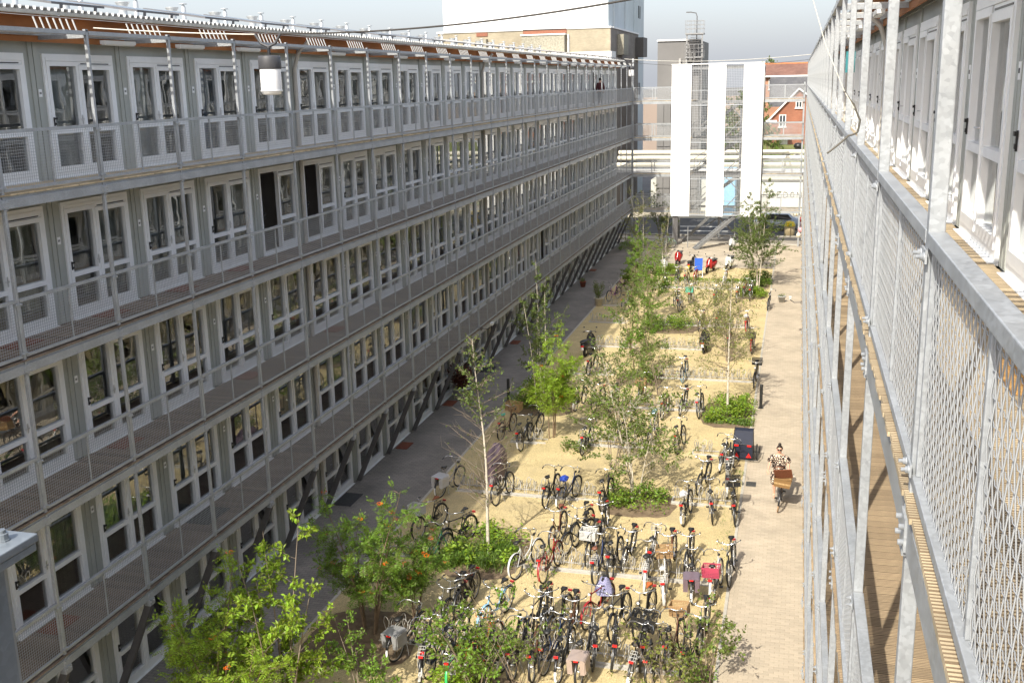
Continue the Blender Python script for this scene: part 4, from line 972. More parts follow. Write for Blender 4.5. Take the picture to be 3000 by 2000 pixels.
def cover_bag_m(c):
    m = MB(); rn = random.Random(5); n, k = 8, 12; vs = []
    for i in range(n + 1):
        for j in range(k):
            t = 2 * math.pi * j / k; r = .13 * math.sin(math.pi * (i + .3) / (n + .6)) * rn.uniform(.85, 1.15)
            vs.append((r * math.cos(t), .2 + r * 1.4 * math.sin(t), 1.02 - .22 * i / n + rn.uniform(-.01, .01)))
    m.add(vs, [(i * k + j, i * k + (j + 1) % k, (i + 1) * k + (j + 1) % k, (i + 1) * k + j) for i in range(n) for j in range(k)] + [tuple(range(k))[::-1]], 0, False)
    return m.mesh('saddle_bag_cover', fm(c))
def shirt_m():
    m = MB(); rn = random.Random(8); n, k = 7, 16; vs = []
    for i in range(n + 1):
        for j in range(k):
            t = 2 * math.pi * j / k; r = (.05 + .17 * i / n) * (1 + .12 * math.sin(t * 5 + i))
            vs.append((r * 1.1 * math.cos(t), .2 + r * math.sin(t), .97 - .42 * (i / n) ** 1.5))
    m.add(vs, [(i * k + j, i * k + (j + 1) % k, (i + 1) * k + (j + 1) % k, (i + 1) * k + j) for i in range(n) for j in range(k)], 0, True)
    mm = brickmat('checked_cloth', (0.62, 0.60, 0.72), (0.45, 0.45, 0.62), (0.2, 0.2, 0.35), 0.02, 0.02, 0, 0.9)
    return m.mesh('draped_shirt', mm)
def bicycle(x, y, hd, c, kind, ex, label, near=None, name='bicycle'):
    """x,y: ground contact of the wheel nearest to the viewer; hd: direction of travel in degrees clockwise from +Y"""
    a = R(hd); d = Vector((math.sin(a), math.cos(a), 0)); o = Vector((x, y, 0.004))
    if d.y < 0: o = o - d * WB
    rn = random.Random(int(x * 100 + y * 10)); lean = R(rn.uniform(-7, 7))
    r = thing(name, label, 'bicycle', o, (0, lean, -a), group=None if 'solo' in ex else 'bicycles parked in the courtyard')
    E = set(ex.split())
    ty = 'blue' if 'bluetyre' in E else 'cream' if 'creamtyre' in E else 'rub'
    wm = cm('w' + ty, lambda: wheel_m(ty)); link('wheel', wm, r, (0, 0, WR)); link('wheel', wm, r, (0, WB, WR), (0, 0, R(rn.uniform(-14, 14))) if False else (0, 0, 0))
    link('frame', cm('f' + kind + c, lambda: frame_m(kind, c)), r)
    gc = 'gpaint' if 'greenguard' in E else c if c in ('white', 'red', 'lightblue', 'orange', 'mint') else 'black'
    link('mudguard', cm('g' + gc + str('tip' in E), lambda: guards_m(gc, 'tip' in E)), r)
    sc = next((q[1:] for q in E if q[0] == '%'), 'black')
    link('saddle', cm('s' + sc, lambda: saddle_m(sc)), r)
    bk = 'sport' if 'sport' in E else 'dutch'; link('handlebar', cm('b' + bk, lambda: bars_m(bk)), r)
    if 'norack' not in E:
        rc = 'white' if 'wrack' in E else 'black'; link('carrier', cm('c' + rc, lambda: carrier_m(rc)), r)
        link('rear_light', cm('rl', light_m), r)
    link('crankset', cm('cr', crank_m), r); link('headlight', cm('hl', hl_m), r); link('kickstand', cm('ks', stand_m), r)
    for q in E:
        if q.startswith('front='): c2 = q[6:]; link('front_carrier', cm('fr' + c2, lambda: frontrack_m(c2)), r)
        if q.startswith('crate='): c2 = q[6:]; link('front_carrier', cm('frblack', lambda: frontrack_m('black')), r); link('crate', cm('ct' + c2, lambda: crate_m(.42, .30, .24, c2)), r, (0, 1.13, .815))
        if q.startswith('bigcrate='): c2 = q[9:]; link('front_carrier', cm('frblack', lambda: frontrack_m('black')), r); link('crate', cm('bct' + c2, lambda: crate_m(.56, .40, .28, c2, 8)), r, (0, 1.15, .815))
        if q.startswith('rearcrate='): c2 = q[10:]; link('crate', cm('ct' + c2, lambda: crate_m(.42, .30, .24, c2)), r, (0, 0.0, .75))
        if q.startswith('bag='): c2 = q[4:]; link('pannier', cm('pn' + c2, lambda: pannier_m(c2)), r)
        if q.startswith('cover='): c2 = q[6:]; link('saddle_cover', cm('sv' + c2, lambda: cover_bag_m(c2)), r)
        if q == 'shirt': link('draped_shirt', cm('shirt', shirt_m), r)
    return r
B = bicycle
# front row (crowded)
B(4.14, 2.85, 14, 'black', 'step', 'tip bag=grey', 'black bicycle with grey pannier box, leftmost of the front row')
B(4.95, 2.16, -14, 'black', 'step', 'tip wrack', 'black city bicycle with pale rack, second in the front row')
B(5.12, 2.35, 6, 'darkblue', 'step', 'tip', 'dark blue bicycle with wide chrome handlebar in the front row')
B(5.30, 2.82, 3, 'black', 'diamond', '', 'dark bicycle tangled between its neighbours left of the green guard')
B(5.77, 2.05, 5, 'grey', 'step', 'wrack greenguard', 'bicycle with white rack over a bright green mudguard')
B(5.81, 2.79, 8, 'grey', 'step', 'front=orange tip', 'grey bicycle carrying a bright orange front carrier')
B(6.02, 2.74, 12, 'orange', 'step', 'tip', 'orange framed bicycle right beside the orange carrier')
B(4.82, 4.62, 188, 'black', 'diamond', 'shirtno', 'black bicycle facing the viewer behind the dark blue one')
B(4.93, 4.99, 184, 'black', 'step', '', 'tall black bicycle with folded bag, behind the orange carrier')
B(5.70, 4.52, 194, 'lightblue', 'step', '', 'light blue bicycle half hidden by the twiggy shrub')
B(6.91, 2.69, 4, 'black', 'step', '', 'black bicycle under the leaves of the twiggy shrub')
B(7.34, 2.72, -4, 'brown', 'diamond', '', 'rusty brown bicycle leaning under the shrub, front row')
B(7.91, 2.81, 2, 'black', 'step', 'tip', 'black bicycle with pale mudguard tip left of the pink panniers')
B(7.12, 4.55, 175, 'black', 'step', 'front=black', 'black bicycle with front carrier facing the viewer, centre of the front row')
B(7.39, 4.34, 188, 'black', 'step', '', 'black bicycle with swept bars just right of the front carrier one')
B(6.87, 4.30, 183, 'black', 'diamond', '', 'dark bicycle with upright saddle left of the front carrier one')
B(8.37, 2.75, 4, 'black', 'step', 'bag=beige', 'bicycle with broad pinkish beige panniers at the bottom edge')
B(8.50, 3.44, -12, 'grey', 'step', '', 'grey bicycle with white handlebar turned sideways')
B(8.07, 5.18, 196, 'red', 'diamond', 'shirt sport', 'dark red bicycle with a checked shirt draped over its saddle')
B(8.90, 3.54, -8, 'black', 'step', '', 'slim black bicycle right of the beige panniers')
B(9.38, 2.98, 2, 'black', 'step', 'bigcrate=black wrack tip', 'black bicycle with the large black crate on its front')
B(9.85, 3.06, 8, 'black', 'step', 'front=black', 'black bicycle with yellow lock, right of the large crate')
B(9.28, 5.00, 190, 'black', 'step', '%orange', 'black bicycle with a bright orange saddle facing the viewer')
B(10.17, 3.74, 8, 'brown', 'step', 'crate=wicker', 'brown bicycle with wicker front basket in the front row')
B(10.74, 4.64, 184, 'black', 'step', '', 'dark bicycle behind the dark leaved shrub near the path')
B(6.60, 2.97, 7, 'black', 'step', 'tip', 'black bicycle right of the orange framed one, front row')
B(6.42, 2.37, -8, 'black', 'diamond', '', 'black bicycle cut by the bottom edge right of the green mudguard')
B(7.54, 3.04, 10, 'darkblue', 'step', '', 'dark blue bicycle crowded in front of the front carrier one')
B(7.81, 4.28, 176, 'brown', 'step', '', 'brown bicycle wedged between the swept bars and the checked shirt')
B(8.78, 4.73, 188, 'black', 'diamond', '', 'black bicycle facing the viewer left of the orange saddle')
B(9.53, 3.64, -3, 'black', 'step', '', 'black bicycle tight against the large black crate one')
B(10.50, 3.58, 12, 'black', 'step', '', 'black bicycle under the olive shrub at the bottom edge')
B(4.61, 4.28, 192, 'grey', 'step', '', 'grey bicycle facing the viewer above the left end of the front row')
B(7.61, 10.00, 176, 'black', 'step', '', 'black bicycle facing the viewer beyond the white crate')
B(9.62, 8.29, 182, 'brown', 'step', '', 'brown bicycle facing the viewer beyond the all white one')
B(6.90, 9.62, 190, 'black', 'step', '', 'black bicycle facing the viewer beyond the red framed one')
# second row
B(3.20, 7.17, 18, 'green', 'step', '', 'green framed bicycle with its rear wheel towards the viewer')
B(2.42, 9.12, 196, 'black', 'step', '%tan crate=bag', 'black bicycle with white front basket and tan saddle')
B(3.44, 8.51, 200, 'black', 'diamond', '', 'black bicycle right of the white basket, left of the grass bed')
B(5.78, 7.33, 18, 'white', 'step', 'norack', 'white and black bicycle beside the grass bed')
B(6.53, 7.27, 8, 'red', 'step', '', 'bright red framed bicycle in the second row')
B(6.30, 9.26, 184, 'brown', 'step', '%brown', 'brown bicycle facing the viewer behind the red one')
B(6.71, 8.99, 202, 'black', 'diamond', '', 'black bicycle leaning over, saddle turned to the sun')
B(7.43, 8.47, 182, 'black', 'step', 'crate=white', 'bicycle with a white plastic crate on its front carrier')
B(7.86, 7.45, 4, 'darkblue', 'step', '%brown wrack', 'dark blue bicycle with brown saddle under the white crate')
B(8.18, 7.87, 4, 'black', 'step', '', 'black bicycle with pedal out, right of the brown saddle')
B(8.39, 8.38, 184, 'black', 'step', 'front=black', 'black transport bicycle with empty front carrier in the second row')
B(9.11, 7.25, -6, 'white', 'step', 'wrack', 'white bicycle with black saddle and white rack')
B(9.06, 8.37, 0, 'silver', 'step', 'front=silver', 'silver bicycle with wire front carrier in the second row')
B(9.72, 6.68, -4, 'white', 'step', '%white wrack creamtyre crate=wicker', 'all white bicycle with white saddle and wicker basket')
B(10.33, 7.00, -4, 'black', 'step', 'bag=dusty tip', 'black bicycle with dusty purple panniers in the second row')
B(10.05, 8.38, 182, 'black', 'step', '', 'black bicycle facing the viewer behind the purple panniers')
B(10.85, 7.08, 6, 'white', 'step', 'rearcrate=pink tip', 'white bicycle with a pink wire basket at the back')
B(11.19, 8.08, 183, 'black', 'diamond', '', 'tall black bicycle at the path edge, casting its shadow on the bricks')
# third row
B(2.01, 12.24, 14, 'grey', 'step', 'tip bag=bag', 'grey bicycle with white saddlebag, half in the building shade')
B(3.93, 11.99, 8, 'black', 'step', '', 'black bicycle right behind the bare birch trunk')
B(5.44, 12.12, 5, 'black', 'step', '', 'black bicycle with upright chainguard left of the blue saddle cover')
B(5.90, 12.14, 14, 'darkblue', 'step', 'cover=blue tip', 'dark bicycle with a bright blue bag over its saddle')
B(7.19, 12.14, 4, 'black', 'step', 'front=black', 'black bicycle with front carrier, third row beside the central tree')
B(9.66, 11.64, 5, 'black', 'step', 'cover=bag tip', 'black bicycle with a white plastic bag over its saddle')
B(10.45, 11.96, -6, 'silver', 'step', '', 'silver bicycle left of the black basket ones')
B(11.10, 11.95, -3, 'black', 'step', 'crate=black', 'black bicycle with black front basket at the path edge, third row')
B(10.74, 13.98, -2, 'white', 'step', 'front=white', 'white framed bicycle with white front carrier on black box')
B(10.36, 16.18, 4, 'silver', 'step', 'tip', 'silver bicycle with red lights left of the cargo trailer')
B(10.65, 15.73, 5, 'black', 'step', '', 'black bicycle between the silver one and the white carrier')
B(9.84, 14.13, 190, 'black', 'step', '', 'black bicycle facing the viewer right of the central tree')
# fourth row
B(3.44, 16.91, 5, 'black', 'step', 'tip', 'black bicycle alone in front of the yellow green rowan')
B(2.43, 17.86, 8, 'brown', 'step', '%teal bigcrate=wicker', 'bicycle with turquoise saddle and wicker box in the fourth row')
B(3.37, 18.05, 10, 'black', 'diamond', 'norack', 'black bicycle leaning just right of the lone one')
B(5.62, 16.92, 4, 'black', 'step', '', 'dark bicycle alone in the rack left of the central tree')
B(6.72, 18.64, 196, 'black', 'step', '', 'black bicycle tilted right under the tree branches')
B(7.76, 18.55, 184, 'silver', 'step', 'cover=lightblue', 'bicycle with a pale blue patterned cloth over the saddle')
B(8.83, 17.68, 6, 'black', 'step', '', 'dark bicycle behind leaves right of the pale blue cloth')
# fifth row and beyond
B(4.38, 21.78, 6, 'black', 'step', 'tip', 'bicycle with red tail light next to the yellow green rowan')
B(5.13, 21.83, 188, 'black', 'step', '', 'black bicycle with wide bars right of the rowan crown')
B(5.76, 21.82, 184, 'white', 'step', '', 'white bicycle in the fifth row')
B(6.66, 23.37, 3, 'copper', 'step', 'rearcrate=wicker', 'copper coloured bicycle with basket under the green leafy tree')
B(7.84, 21.35, 4, 'brown', 'step', '', 'brown bicycle deep under the branches, fifth row')
B(8.44, 21.99, 184, 'black', 'step', '', 'black bicycle left of the one by the fern bed')
B(9.19, 21.79, 3, 'black', 'step', 'wrack', 'black bicycle alone left of the square fern bed')
B(3.90, 26.99, 6, 'black', 'step', '', 'black bicycle alone below the left black scooter')
B(8.07, 26.56, 184, 'black', 'step', 'bluetyre', 'bicycle with pale blue tyres facing the viewer')
B(11.04, 26.32, 183, 'black', 'step', 'rearcrate=black', 'black bicycle with basket beside the tall black bollard')
B(10.71, 32.11, 3, 'red', 'step', 'rearcrate=black', 'red bicycle near the path behind the fern bed')
B(9.61, 32.31, 3, 'brown', 'step', '', 'brown bicycle behind the fern bed birch')
B(7.88, 36.23, 184, 'black', 'step', '', 'black bicycle just behind the right black scooter')
B(8.68, 36.60, 4, 'black', 'step', '', 'dark bicycle right behind the scooter, among thin stems')
B(10.31, 35.96, 3, 'red', 'step', 'cover=bag', 'red and white bicycle with white bag near the path')
B(6.40, 40.77, 3, 'silver', 'diamond', '', 'silver bicycle at the front of the far cluster')
B(5.96, 42.29, 184, 'black', 'step', '', 'black bicycle left in the far cluster')
B(6.80, 42.80, 4, 'black', 'step', 'rearcrate=teal', 'bicycle carrying a green crate in the far cluster')
B(3.37, 40.28, 10, 'silver', 'step', '', 'silver bicycle near the potted plant')
B(2.06, 42.95, 200, 'purple', 'step', 'norack', 'purple bicycle nearest to the potted plant')
B(2.19, 45.89, 196, 'purple', 'diamond', '', 'second purple bicycle behind the first one')
B(8.24, 42.65, 3, 'darkblue', 'step', '', 'dark blue bicycle behind the thin stems, far right half')
B(9.35, 43.69, 4, 'brown', 'step', '', 'rusty bicycle behind thin stems near the path')
B(10.07, 44.39, 4, 'black', 'step', '', 'black bicycle near the path end of the far rack')
B(11.14, 41.90, 3, 'black', 'step', 'norack', 'lone black bicycle at the kerb of the brick path')
B(4.77, 46.28, 4, 'black', 'step', '', 'black bicycle left of the far cluster')
B(5.31, 49.07, 183, 'black', 'step', '', 'black bicycle in the farthest rack, left')
B(5.98, 48.47, 4, 'brown', 'step', '', 'brown bicycle in the farthest rack, middle')
B(6.48, 49.24, 184, 'red', 'step', '', 'red bicycle in the farthest rack, right of the cluster')
B(8.26, 48.58, 184, 'white', 'step', '', 'white bicycle facing the viewer in the farthest rack')
B(9.64, 45.13, 4, 'copper', 'step', '', 'copper bicycle in front of the far shrubs')
B(2.25, 63.61, 88, 'mint', 'step', 'norack', 'mint green bicycle parked sideways by the tower foot')
# ------------------------------------------------------------------ scooters
def scooter(x, y, hd, c, label, seat='black', plate=None, shield=None):
    a = R(hd); r = thing('scooter', label, 'scooter', (x, y, 0.004), (0, R(-4), -a), group='scooters parked in the courtyard')
    cmx = fm(c)
    m = MB(); m.torus(.19, .055, (0, 0, .24), 22, 7, mi=0); m.tube([(-.05, 0, .24), (.05, 0, .24)], .09, 8, 1); w = m.mesh('wheel', [RUB, RIM])
    link('wheel', w, r); link('wheel', w, r, (0, 1.22, 0))
    def loft(secs, n=12):
        mm = MB(); vs = []
        for (yy, zc, wx, hz) in secs:
            for j in range(n):
                t = 2 * math.pi * j / n; ct, st = math.cos(t), math.sin(t)
                vs.append((wx * abs(ct) ** .7 * (1 if ct > 0 else -1), yy, zc + hz * abs(st) ** .7 * (1 if st > 0 else -1)))
        k = len(secs); mm.add(vs, [(i * n + j, i * n + (j + 1) % n, (i + 1) * n + (j + 1) % n, (i + 1) * n + j) for i in range(k - 1) for j in range(n)] + [tuple(range(n))[::-1], tuple(range((k - 1) * n, k * n))], 0, True); return mm
    m = loft([(-.34, .62, .04, .04), (-.28, .60, .13, .10), (-.1, .55, .19, .18), (.15, .50, .19, .20), (.38, .42, .16, .17), (.46, .34, .14, .10)]); m.mesh; link('body', m.mesh('body', cmx), r)
    m = loft([(.42, .29, .15, .04), (.6, .27, .17, .035), (.85, .28, .17, .04)]); link('footboard', m.mesh('footboard', BLACKP), r)
    m = MB(); vs = []
    for z_, w_, y_ in ((.28, .17, .86), (.5, .22, .92), (.75, .21, .95), (.93, .12, .93)):
        for x_ in (-1, -.5, 0, .5, 1): vs.append((x_ * w_, y_ - .07 * abs(x_) ** 2 + .05, z_))
    vs2 = [(a_, b_ - .035, c_) for a_, b_, c_ in vs]; q = [(i * 5 + j, i * 5 + j + 1, i * 5 + 6 + j, i * 5 + 5 + j) for i in range(3) for j in range(4)]
    m.add(vs, q, 0, True); m.add(vs2, [f[::-1] for f in q], 0, True); link('leg_shield', m.mesh('leg_shield', fm(shield or c)), r)
    m = loft([(.98, .45, .05, .03), (1.08, .53, .08, .04), (1.22, .55, .08, .045), (1.38, .50, .07, .04), (1.45, .44, .04, .02)]); link('front_mudguard', m.mesh('front_mudguard', cmx), r)
    m = loft([(-.36, .76, .10, .02), (-.28, .775, .15, .045), (.0, .77, .16, .05), (.25, .75, .13, .05), (.40, .72, .07, .03)]); link('seat', m.mesh('seat', mat(seat + '_vinyl', FC.get(seat, (.02, .02, .02)), .45)), r)
    m = MB(); m.tube([(.33, .78, 1.02), (.2, .88, 1.04), (0, .92, 1.0), (-.2, .88, 1.04), (-.33, .78, 1.02)], .016, 6, 0); m.tube([(.33, .78, 1.02), (.24, .85, 1.035)], .022, 6, 1); m.tube([(-.33, .78, 1.02), (-.24, .85, 1.035)], .022, 6, 1)
    m.tube([(0, .95, .9), (0, 1.2, .3)], .03, 6, 0); m.ball((0, .95, 1.0), .08, 8, 1, .8)
    for s in (-1, 1): m.tube([(s * .22, .9, 1.04), (s * .3, .93, 1.2)], .005, 4, 0); m.ball((s * .31, .93, 1.22), .045, 6, 1, .7)
    link('handlebar', m.mesh('handlebar', [CHR, BLACKP]), r)
    m = MB(); m.box(-.08, .08, -.40, -.365, .56, .61); link('rear_light', m.mesh('rear_light', REDL), r)
    m = MB(); m.box(-.06, .06, -.40, -.385, .40, .53); link('number_plate', m.mesh('number_plate', WHT if plate != 'yellow' else fm('yellow')), r)
    return r
scooter(8.52, 31.72, 2, 'black', 'black scooter with matt black top case, right of the middle tree')
scooter(3.16, 30.18, 8, 'black', 'black scooter with white number plate at the left gravel edge', plate='white')
scooter(4.65, 57.09, 184, 'red', 'bright red scooter near the tower foot', shield='red')
scooter(5.82, 53.37, 12, 'black', 'black scooter with yellow number plate beside the blue folding chair', plate='yellow')
scooter(7.23, 54.36, 196, 'red', 'red and black scooter with white front right of the blue chair', shield='red', seat='black')
scooter(8.30, 55.46, 190, 'white', 'white and red motor scooter under the far birches', shield='white')
scooter(8.02, 64.12, 190, 'silver', 'silver motorcycle style scooter behind the far birches')
scooter(3.88, 53.90, 170, 'white', 'white scooter between the far left stems')
scooter(2.84, 52.70, 175, 'silver', 'silver scooter half hidden by the far left birch')
# top case of the near scooter
# ------------------------------------------------------------------ covered bicycle, trailer, bollards, pots
def cloth(name, x, y, w, d, h, c, label, seed, cat):
    rn = random.Random(seed); m = MB(); n, k = 10, 26; vs = []
    for i in range(n + 1):
        t = i / n
        for j in range(k):
            u = 2 * math.pi * j / k
            s = (0.25 + 0.75 * min(1, t * 1.9) ** .8) * (1 + .05 * t * math.sin(u * 7 + seed)) if i else 0.02
            z = h * (1 - t ** 1.6 * .92) + .03 * math.sin(u * 3 + i)
            vs.append((w / 2 * s * math.cos(u) * (1 + rn.uniform(-.02, .02)), d / 2 * s * math.sin(u), z))
    m.add(vs, [(i * k + j, (i + 1) * k + j, (i + 1) * k + (j + 1) % k, i * k + (j + 1) % k) for i in range(n) for j in range(k)], 0, True)
    o = quick(name, m, mat(c + '_tarp', (.13, .09, .115), .65, var=.35, scale=5, bump=.8, bscale=9), None, (x, y, .004)); tag(o, label, cat); return o
cloth('covered_bicycle', 3.26, 14.21, .62, 1.6, 1.12, 'dusty', 'bicycle hidden under a dusty purple tarpaulin behind the bare birch', 3, 'covered bicycle')
tr = thing('cargo_trailer', 'dark blue child trailer with red triangles, upright beside the path', 'trailer', (11.03, 17.37, .004), (0, 0, R(-2)))
m = MB(); NAVY = mat('navy_canvas', (0.010, 0.014, 0.032), .7, var=.15)
m.add([(-.33, 0, .12), (.33, 0, .12), (.33, -.02, .62), (-.33, -.02, .62), (-.30, .30, 1.0), (.30, .30, 1.0), (-.33, .75, .12), (.33, .75, .12), (-.30, .62, 1.0), (.30, .62, 1.0)],
      [(0, 1, 2, 3), (3, 2, 5, 4), (1, 7, 9, 5, 2), (6, 0, 3, 4, 8), (7, 6, 8, 9), (4, 5, 9, 8), (0, 6, 7, 1)]); link('body', m.mesh('body', NAVY), tr)
for s in (-1, 1):
    m = MB(); m.torus(.25, .022, (0, 0, 0), 26, 6, mi=0); m.torus(.225, .01, (0, 0, 0), 26, 4, mi=1)
    for i in range(10): m.bar((0, 0, 0), (0, .22 * math.cos(i * .628), .22 * math.sin(i * .628)), .004, .004, 1)
    link('wheel', m.mesh('wheel', [RUB, RIM]), tr, (s * .44, .34, .27))
    m = MB(); m.add([(s * .2 - .09, -.03, .16), (s * .2 + .09, -.03, .16), (s * .2, -.035, .33)], [(0, 1, 2)]); m.add([(s * .2 - .09, -.02, .16), (s * .2 + .09, -.02, .16), (s * .2, -.03, .33)], [(2, 1, 0)]); link('reflector', m.mesh('reflector', REDL), tr)
    m = MB(); m.box(s * .21 - .07, s * .21 + .07, -.045, -.015, .55, .61); link('rear_light', m.mesh('rear_light', REDL), tr)
m = MB(); m.tube([(-.52, -.06, .10), (.52, -.06, .10), (.52, .75, .12), (-.52, .75, .12), (-.52, -.06, .10)], .015, 6); m.tube([(-.33, -.03, .62), (.33, -.03, .62)], .012, 6); m.tube([(-.5, .34, .27), (.5, .34, .27)], .012, 6)
m.tube([(-.33, -.03, .1), (-.33, -.03, .62), (-.31, .3, 1.02), (-.31, .62, 1.02)], .012, 6); m.tube([(.33, -.03, .1), (.33, -.03, .62), (.31, .3, 1.02), (.31, .62, 1.02)], .012, 6)
m.tube([(-.50, -.06, .1), (-.53, .0, .42), (-.53, .6, .42), (-.52, .75, .12)], .012, 6); m.tube([(.50, -.06, .1), (.53, .0, .42), (.53, .6, .42), (.52, .75, .12)], .012, 6)
link('frame', m.mesh('frame', BLACKP), tr); m = MB(); m.tube([(.0, .62, 1.0), (.0, .63, 1.75)], .006, 4); link('flag_pole', m.mesh('flag_pole', BLACKP), tr)
def bollard(x, y, h, label):
    m = MB(); m.lathe([(.0001, h), (.055, h), (.06, h - .01), (.06, .0)], 18); m.lathe([(.11, .012), (.11, 0)], 18); m.disc(.11, 18, (0, 0, .012)); m.lathe([(.061, h - .1), (.061, h - .12)], 18)
    o = quick('bollard', m, mat('black_bollard_paint', (.02, .02, .02), .4), None, (x, y, .004)); tag(o, label, 'bollard', 'black post lights of the courtyard')
bollard(11.42, 23.59, .95, 'black cylindrical post at the gravel edge beside the brick path')
bollard(1.43, 22.61, .95, 'black cylindrical post on the shaded left paving')
def pot(x, y, r_, h, c, label, cat='potted plant', plant='dark', ph=.9, n=500, ls=.09, pr=.35):
    t_ = thing('potted_plant', label, cat, (x, y, 0.0))
    m = MB(); m.lathe([(.0001, 0), (r_ * .72, 0), (r_ * .95, h), (r_ * 1.08, h), (r_ * 1.08, h + .05), (r_ * .9, h + .05), (r_ * .88, h - .02), (.0001, h - .02)], 20)
    link('pot', m.mesh('pot', c), t_)
    rn = random.Random(int(x * 7 + 50)); m = MB(); l2 = MB()
    for i in range(7):
        a = rn.random() * 6.28; e = Vector((math.cos(a) * pr * .7, math.sin(a) * pr * .7, h + ph * rn.uniform(.6, 1))); m.tube([(0, 0, h - .02), e * .5 + Vector((0, 0, h * .5)), e], .008, 4)
        for q in range(n // 7):
            p = Vector((0, 0, h)).lerp(e, rn.uniform(.15, 1.05)) + rvec(rn) * .12 * (pr / .35); leaf(l2, p, rvec(rn) + Vector((0, 0, .3)), rvec(rn), ls * rn.uniform(.7, 1.2), ls * .5)
    link('stems', m.mesh('stems', BARK), t_); link('foliage', l2.mesh('foliage', LF[plant]), t_)
pot(1.66, 41.80, .26, .42, mat('cream_glazed_pot', (.62, .56, .45), .5), 'bushy green plant in a large cream pot at the shade edge')
pot(-0.64, 22.70, .38, .42, mat('white_grey_pot', (.5, .5, .48), .5), 'big red brown leaved shrub in a pale pot against the left block', plant='brown', ph=1.0, n=1500, ls=.10, pr=.6)
pot(-0.35, 47.3, .2, .3, mat('terracotta_pot', (.25, .08, .04), .8), 'small terracotta pot by the far left doors', ph=.25, n=80, pr=.2)
pot(11.87, 44.38, .0 + .22, .32, mat('grey_bucket', (.4, .4, .38), .6), 'grey bucket of plants at the path kerb by the far bed', ph=.15, n=60, pr=.2)
# blue folding chair
ch = thing('folding_chair', 'blue cloth folding chair leaning upright before the hedge strip', 'chair', (6.47, 51.67, .004), (0, 0, R(4)))
m = MB(); m.add([(-.24, 0, .5), (.24, 0, .5), (.25, .18, 1.22), (-.25, .18, 1.22)], [(0, 1, 2, 3)]); m.add([(-.24, .015, .5), (.24, .015, .5), (.25, .195, 1.22), (-.25, .195, 1.22)], [(3, 2, 1, 0)]); link('backrest', m.mesh('backrest', mat('blue_cloth', (.01, .09, .55), .7)), ch)
m = MB(); m.box(-.23, .23, .02, .44, .44, .46); link('seat', m.mesh('seat', MATS['blue_cloth']), ch)
m = MB()
for s in (-1, 1): m.tube([(s * .27, -.25, .0), (s * .27, .0, .5), (s * .27, .2, 1.26)], .013, 6); m.tube([(s * .27, .5, 0), (s * .27, .05, .46)], .013, 6)
m.tube([(-.27, .2, 1.26), (.27, .2, 1.26)], .013, 6); m.tube([(-.27, -.25, 0.02), (.27, -.25, .02)], .013, 6); link('frame', m.mesh('frame', CHR), ch)
# security cameras on brackets
def seccam(x, y, z, s, label):
    t_ = thing('security_camera', label, 'camera', (x, y, z))
    m = MB(); m.tube([(0, 0, 0), (s * .3, 0, -.02), (s * .48, 0, .1), (s * .5, 0, .18)], .02, 8); m.box(-.05 * s if s < 0 else -.0, .0 if s < 0 else .05, -.07, .07, -.07, .07); link('bracket', m.mesh('bracket', STRUT), t_)
    m = MB(); m.box(s * .5 - .05, s * .5 + .05, -.2, .08, .18, .27); m.box(s * .5 - .06, s * .5 + .06, -.24, .1, .27, .28); link('housing', m.mesh('housing', WHITEM), t_)
seccam(0.02, 23.7, 2.75, 1, 'white camera on a dark arm from the left block first walkway')
seccam(12.85, 35.2, 1.9, -1, 'white camera on a bent arm reaching from the right block over the path')
def balls():
    for i, (dx, dz, c, nm) in enumerate(((0, .3, (.75, .35, .38), 'pink'), (-.1, -.05, (.7, .62, .5), 'cream'))):
        t_ = MB(); t_.ball((0, 0, 0), .16, 12, 0, 1.1); t_.tube([(0, 0, .16), (.02, 0, .55)], .005, 4)
        o = quick('balloon', t_, mat(nm + '_float', c, .4), None, (12.8 + dx, 56.0, 2.3 + dz)); tag(o, nm + ' round float hanging from the right walkway near its far end', 'float')

balls()

# ------------------------------------------------------------------ hanging lamps and cables
CABLE = mat('dark_cable', (.05, .045, .04), .6); ROPE = mat('pale_rope', (.6, .58, .52), .8)
def cable(name, pts, r, m_, label, cat='cable', n=24, sag=0.0):
    P = [Vector(p) for p in pts]; out = []
    for a, b in zip(P[:-1], P[1:]):
        for i in range(n): t = i / n; out.append(a.lerp(b, t) - Vector((0, 0, 1)) * sag * 4 * t * (1 - t))
    out.append(P[-1]); m = MB(); m.tube(out, r, 6); o = quick(name, m, m_); tag(o, label, cat); return o
def lantern(x, y, z, s, label):
    t_ = thing('hanging_lamp', label, 'lamp', (x, y, z))
    m = MB(); m.lathe([(.0001, 0), (.185 * s, -.01), (.20 * s, -.04), (.20 * s, -.22 * s), (.19 * s, -.24 * s)], 28); m.lathe([(.03, .12), (.03, .0)], 8); m.tube([(-.25 * s, 0, .36 * s), (-.14 * s, 0, .20 * s), (0, 0, .14 * s), (.14 * s, 0, .2 * s), (.25 * s, 0, .36 * s)], .025 * s, 8); m.tube([(0, 0, .14 * s), (0, 0, 0)], .03 * s, 8)
    link('cap', m.mesh('cap', mat('charcoal_metal', (.06, .06, .065), .5)), t_)
    m = MB(); m.lathe([(.185 * s, -.22 * s), (.185 * s, -.60 * s), (.16 * s, -.68 * s), (.0001, -.685 * s)], 28)
    link('glass_body', m.mesh('glass_body', mat('opal_glass', (.88, .88, .88), .25, var=.0)), t_)
    m = MB(); m.lathe([(.19 * s, -.60 * s), (.195 * s, -.605 * s), (.195 * s, -.62 * s), (.19 * s, -.625 * s)], 28); link('ring', m.mesh('ring', WHITEM), t_)
LX, LY, LZ = 3.30, 0.5, 13.16
lantern(LX, LY, LZ, 1.0, 'cylindrical lamp with dark cap and white glass hanging at upper left')
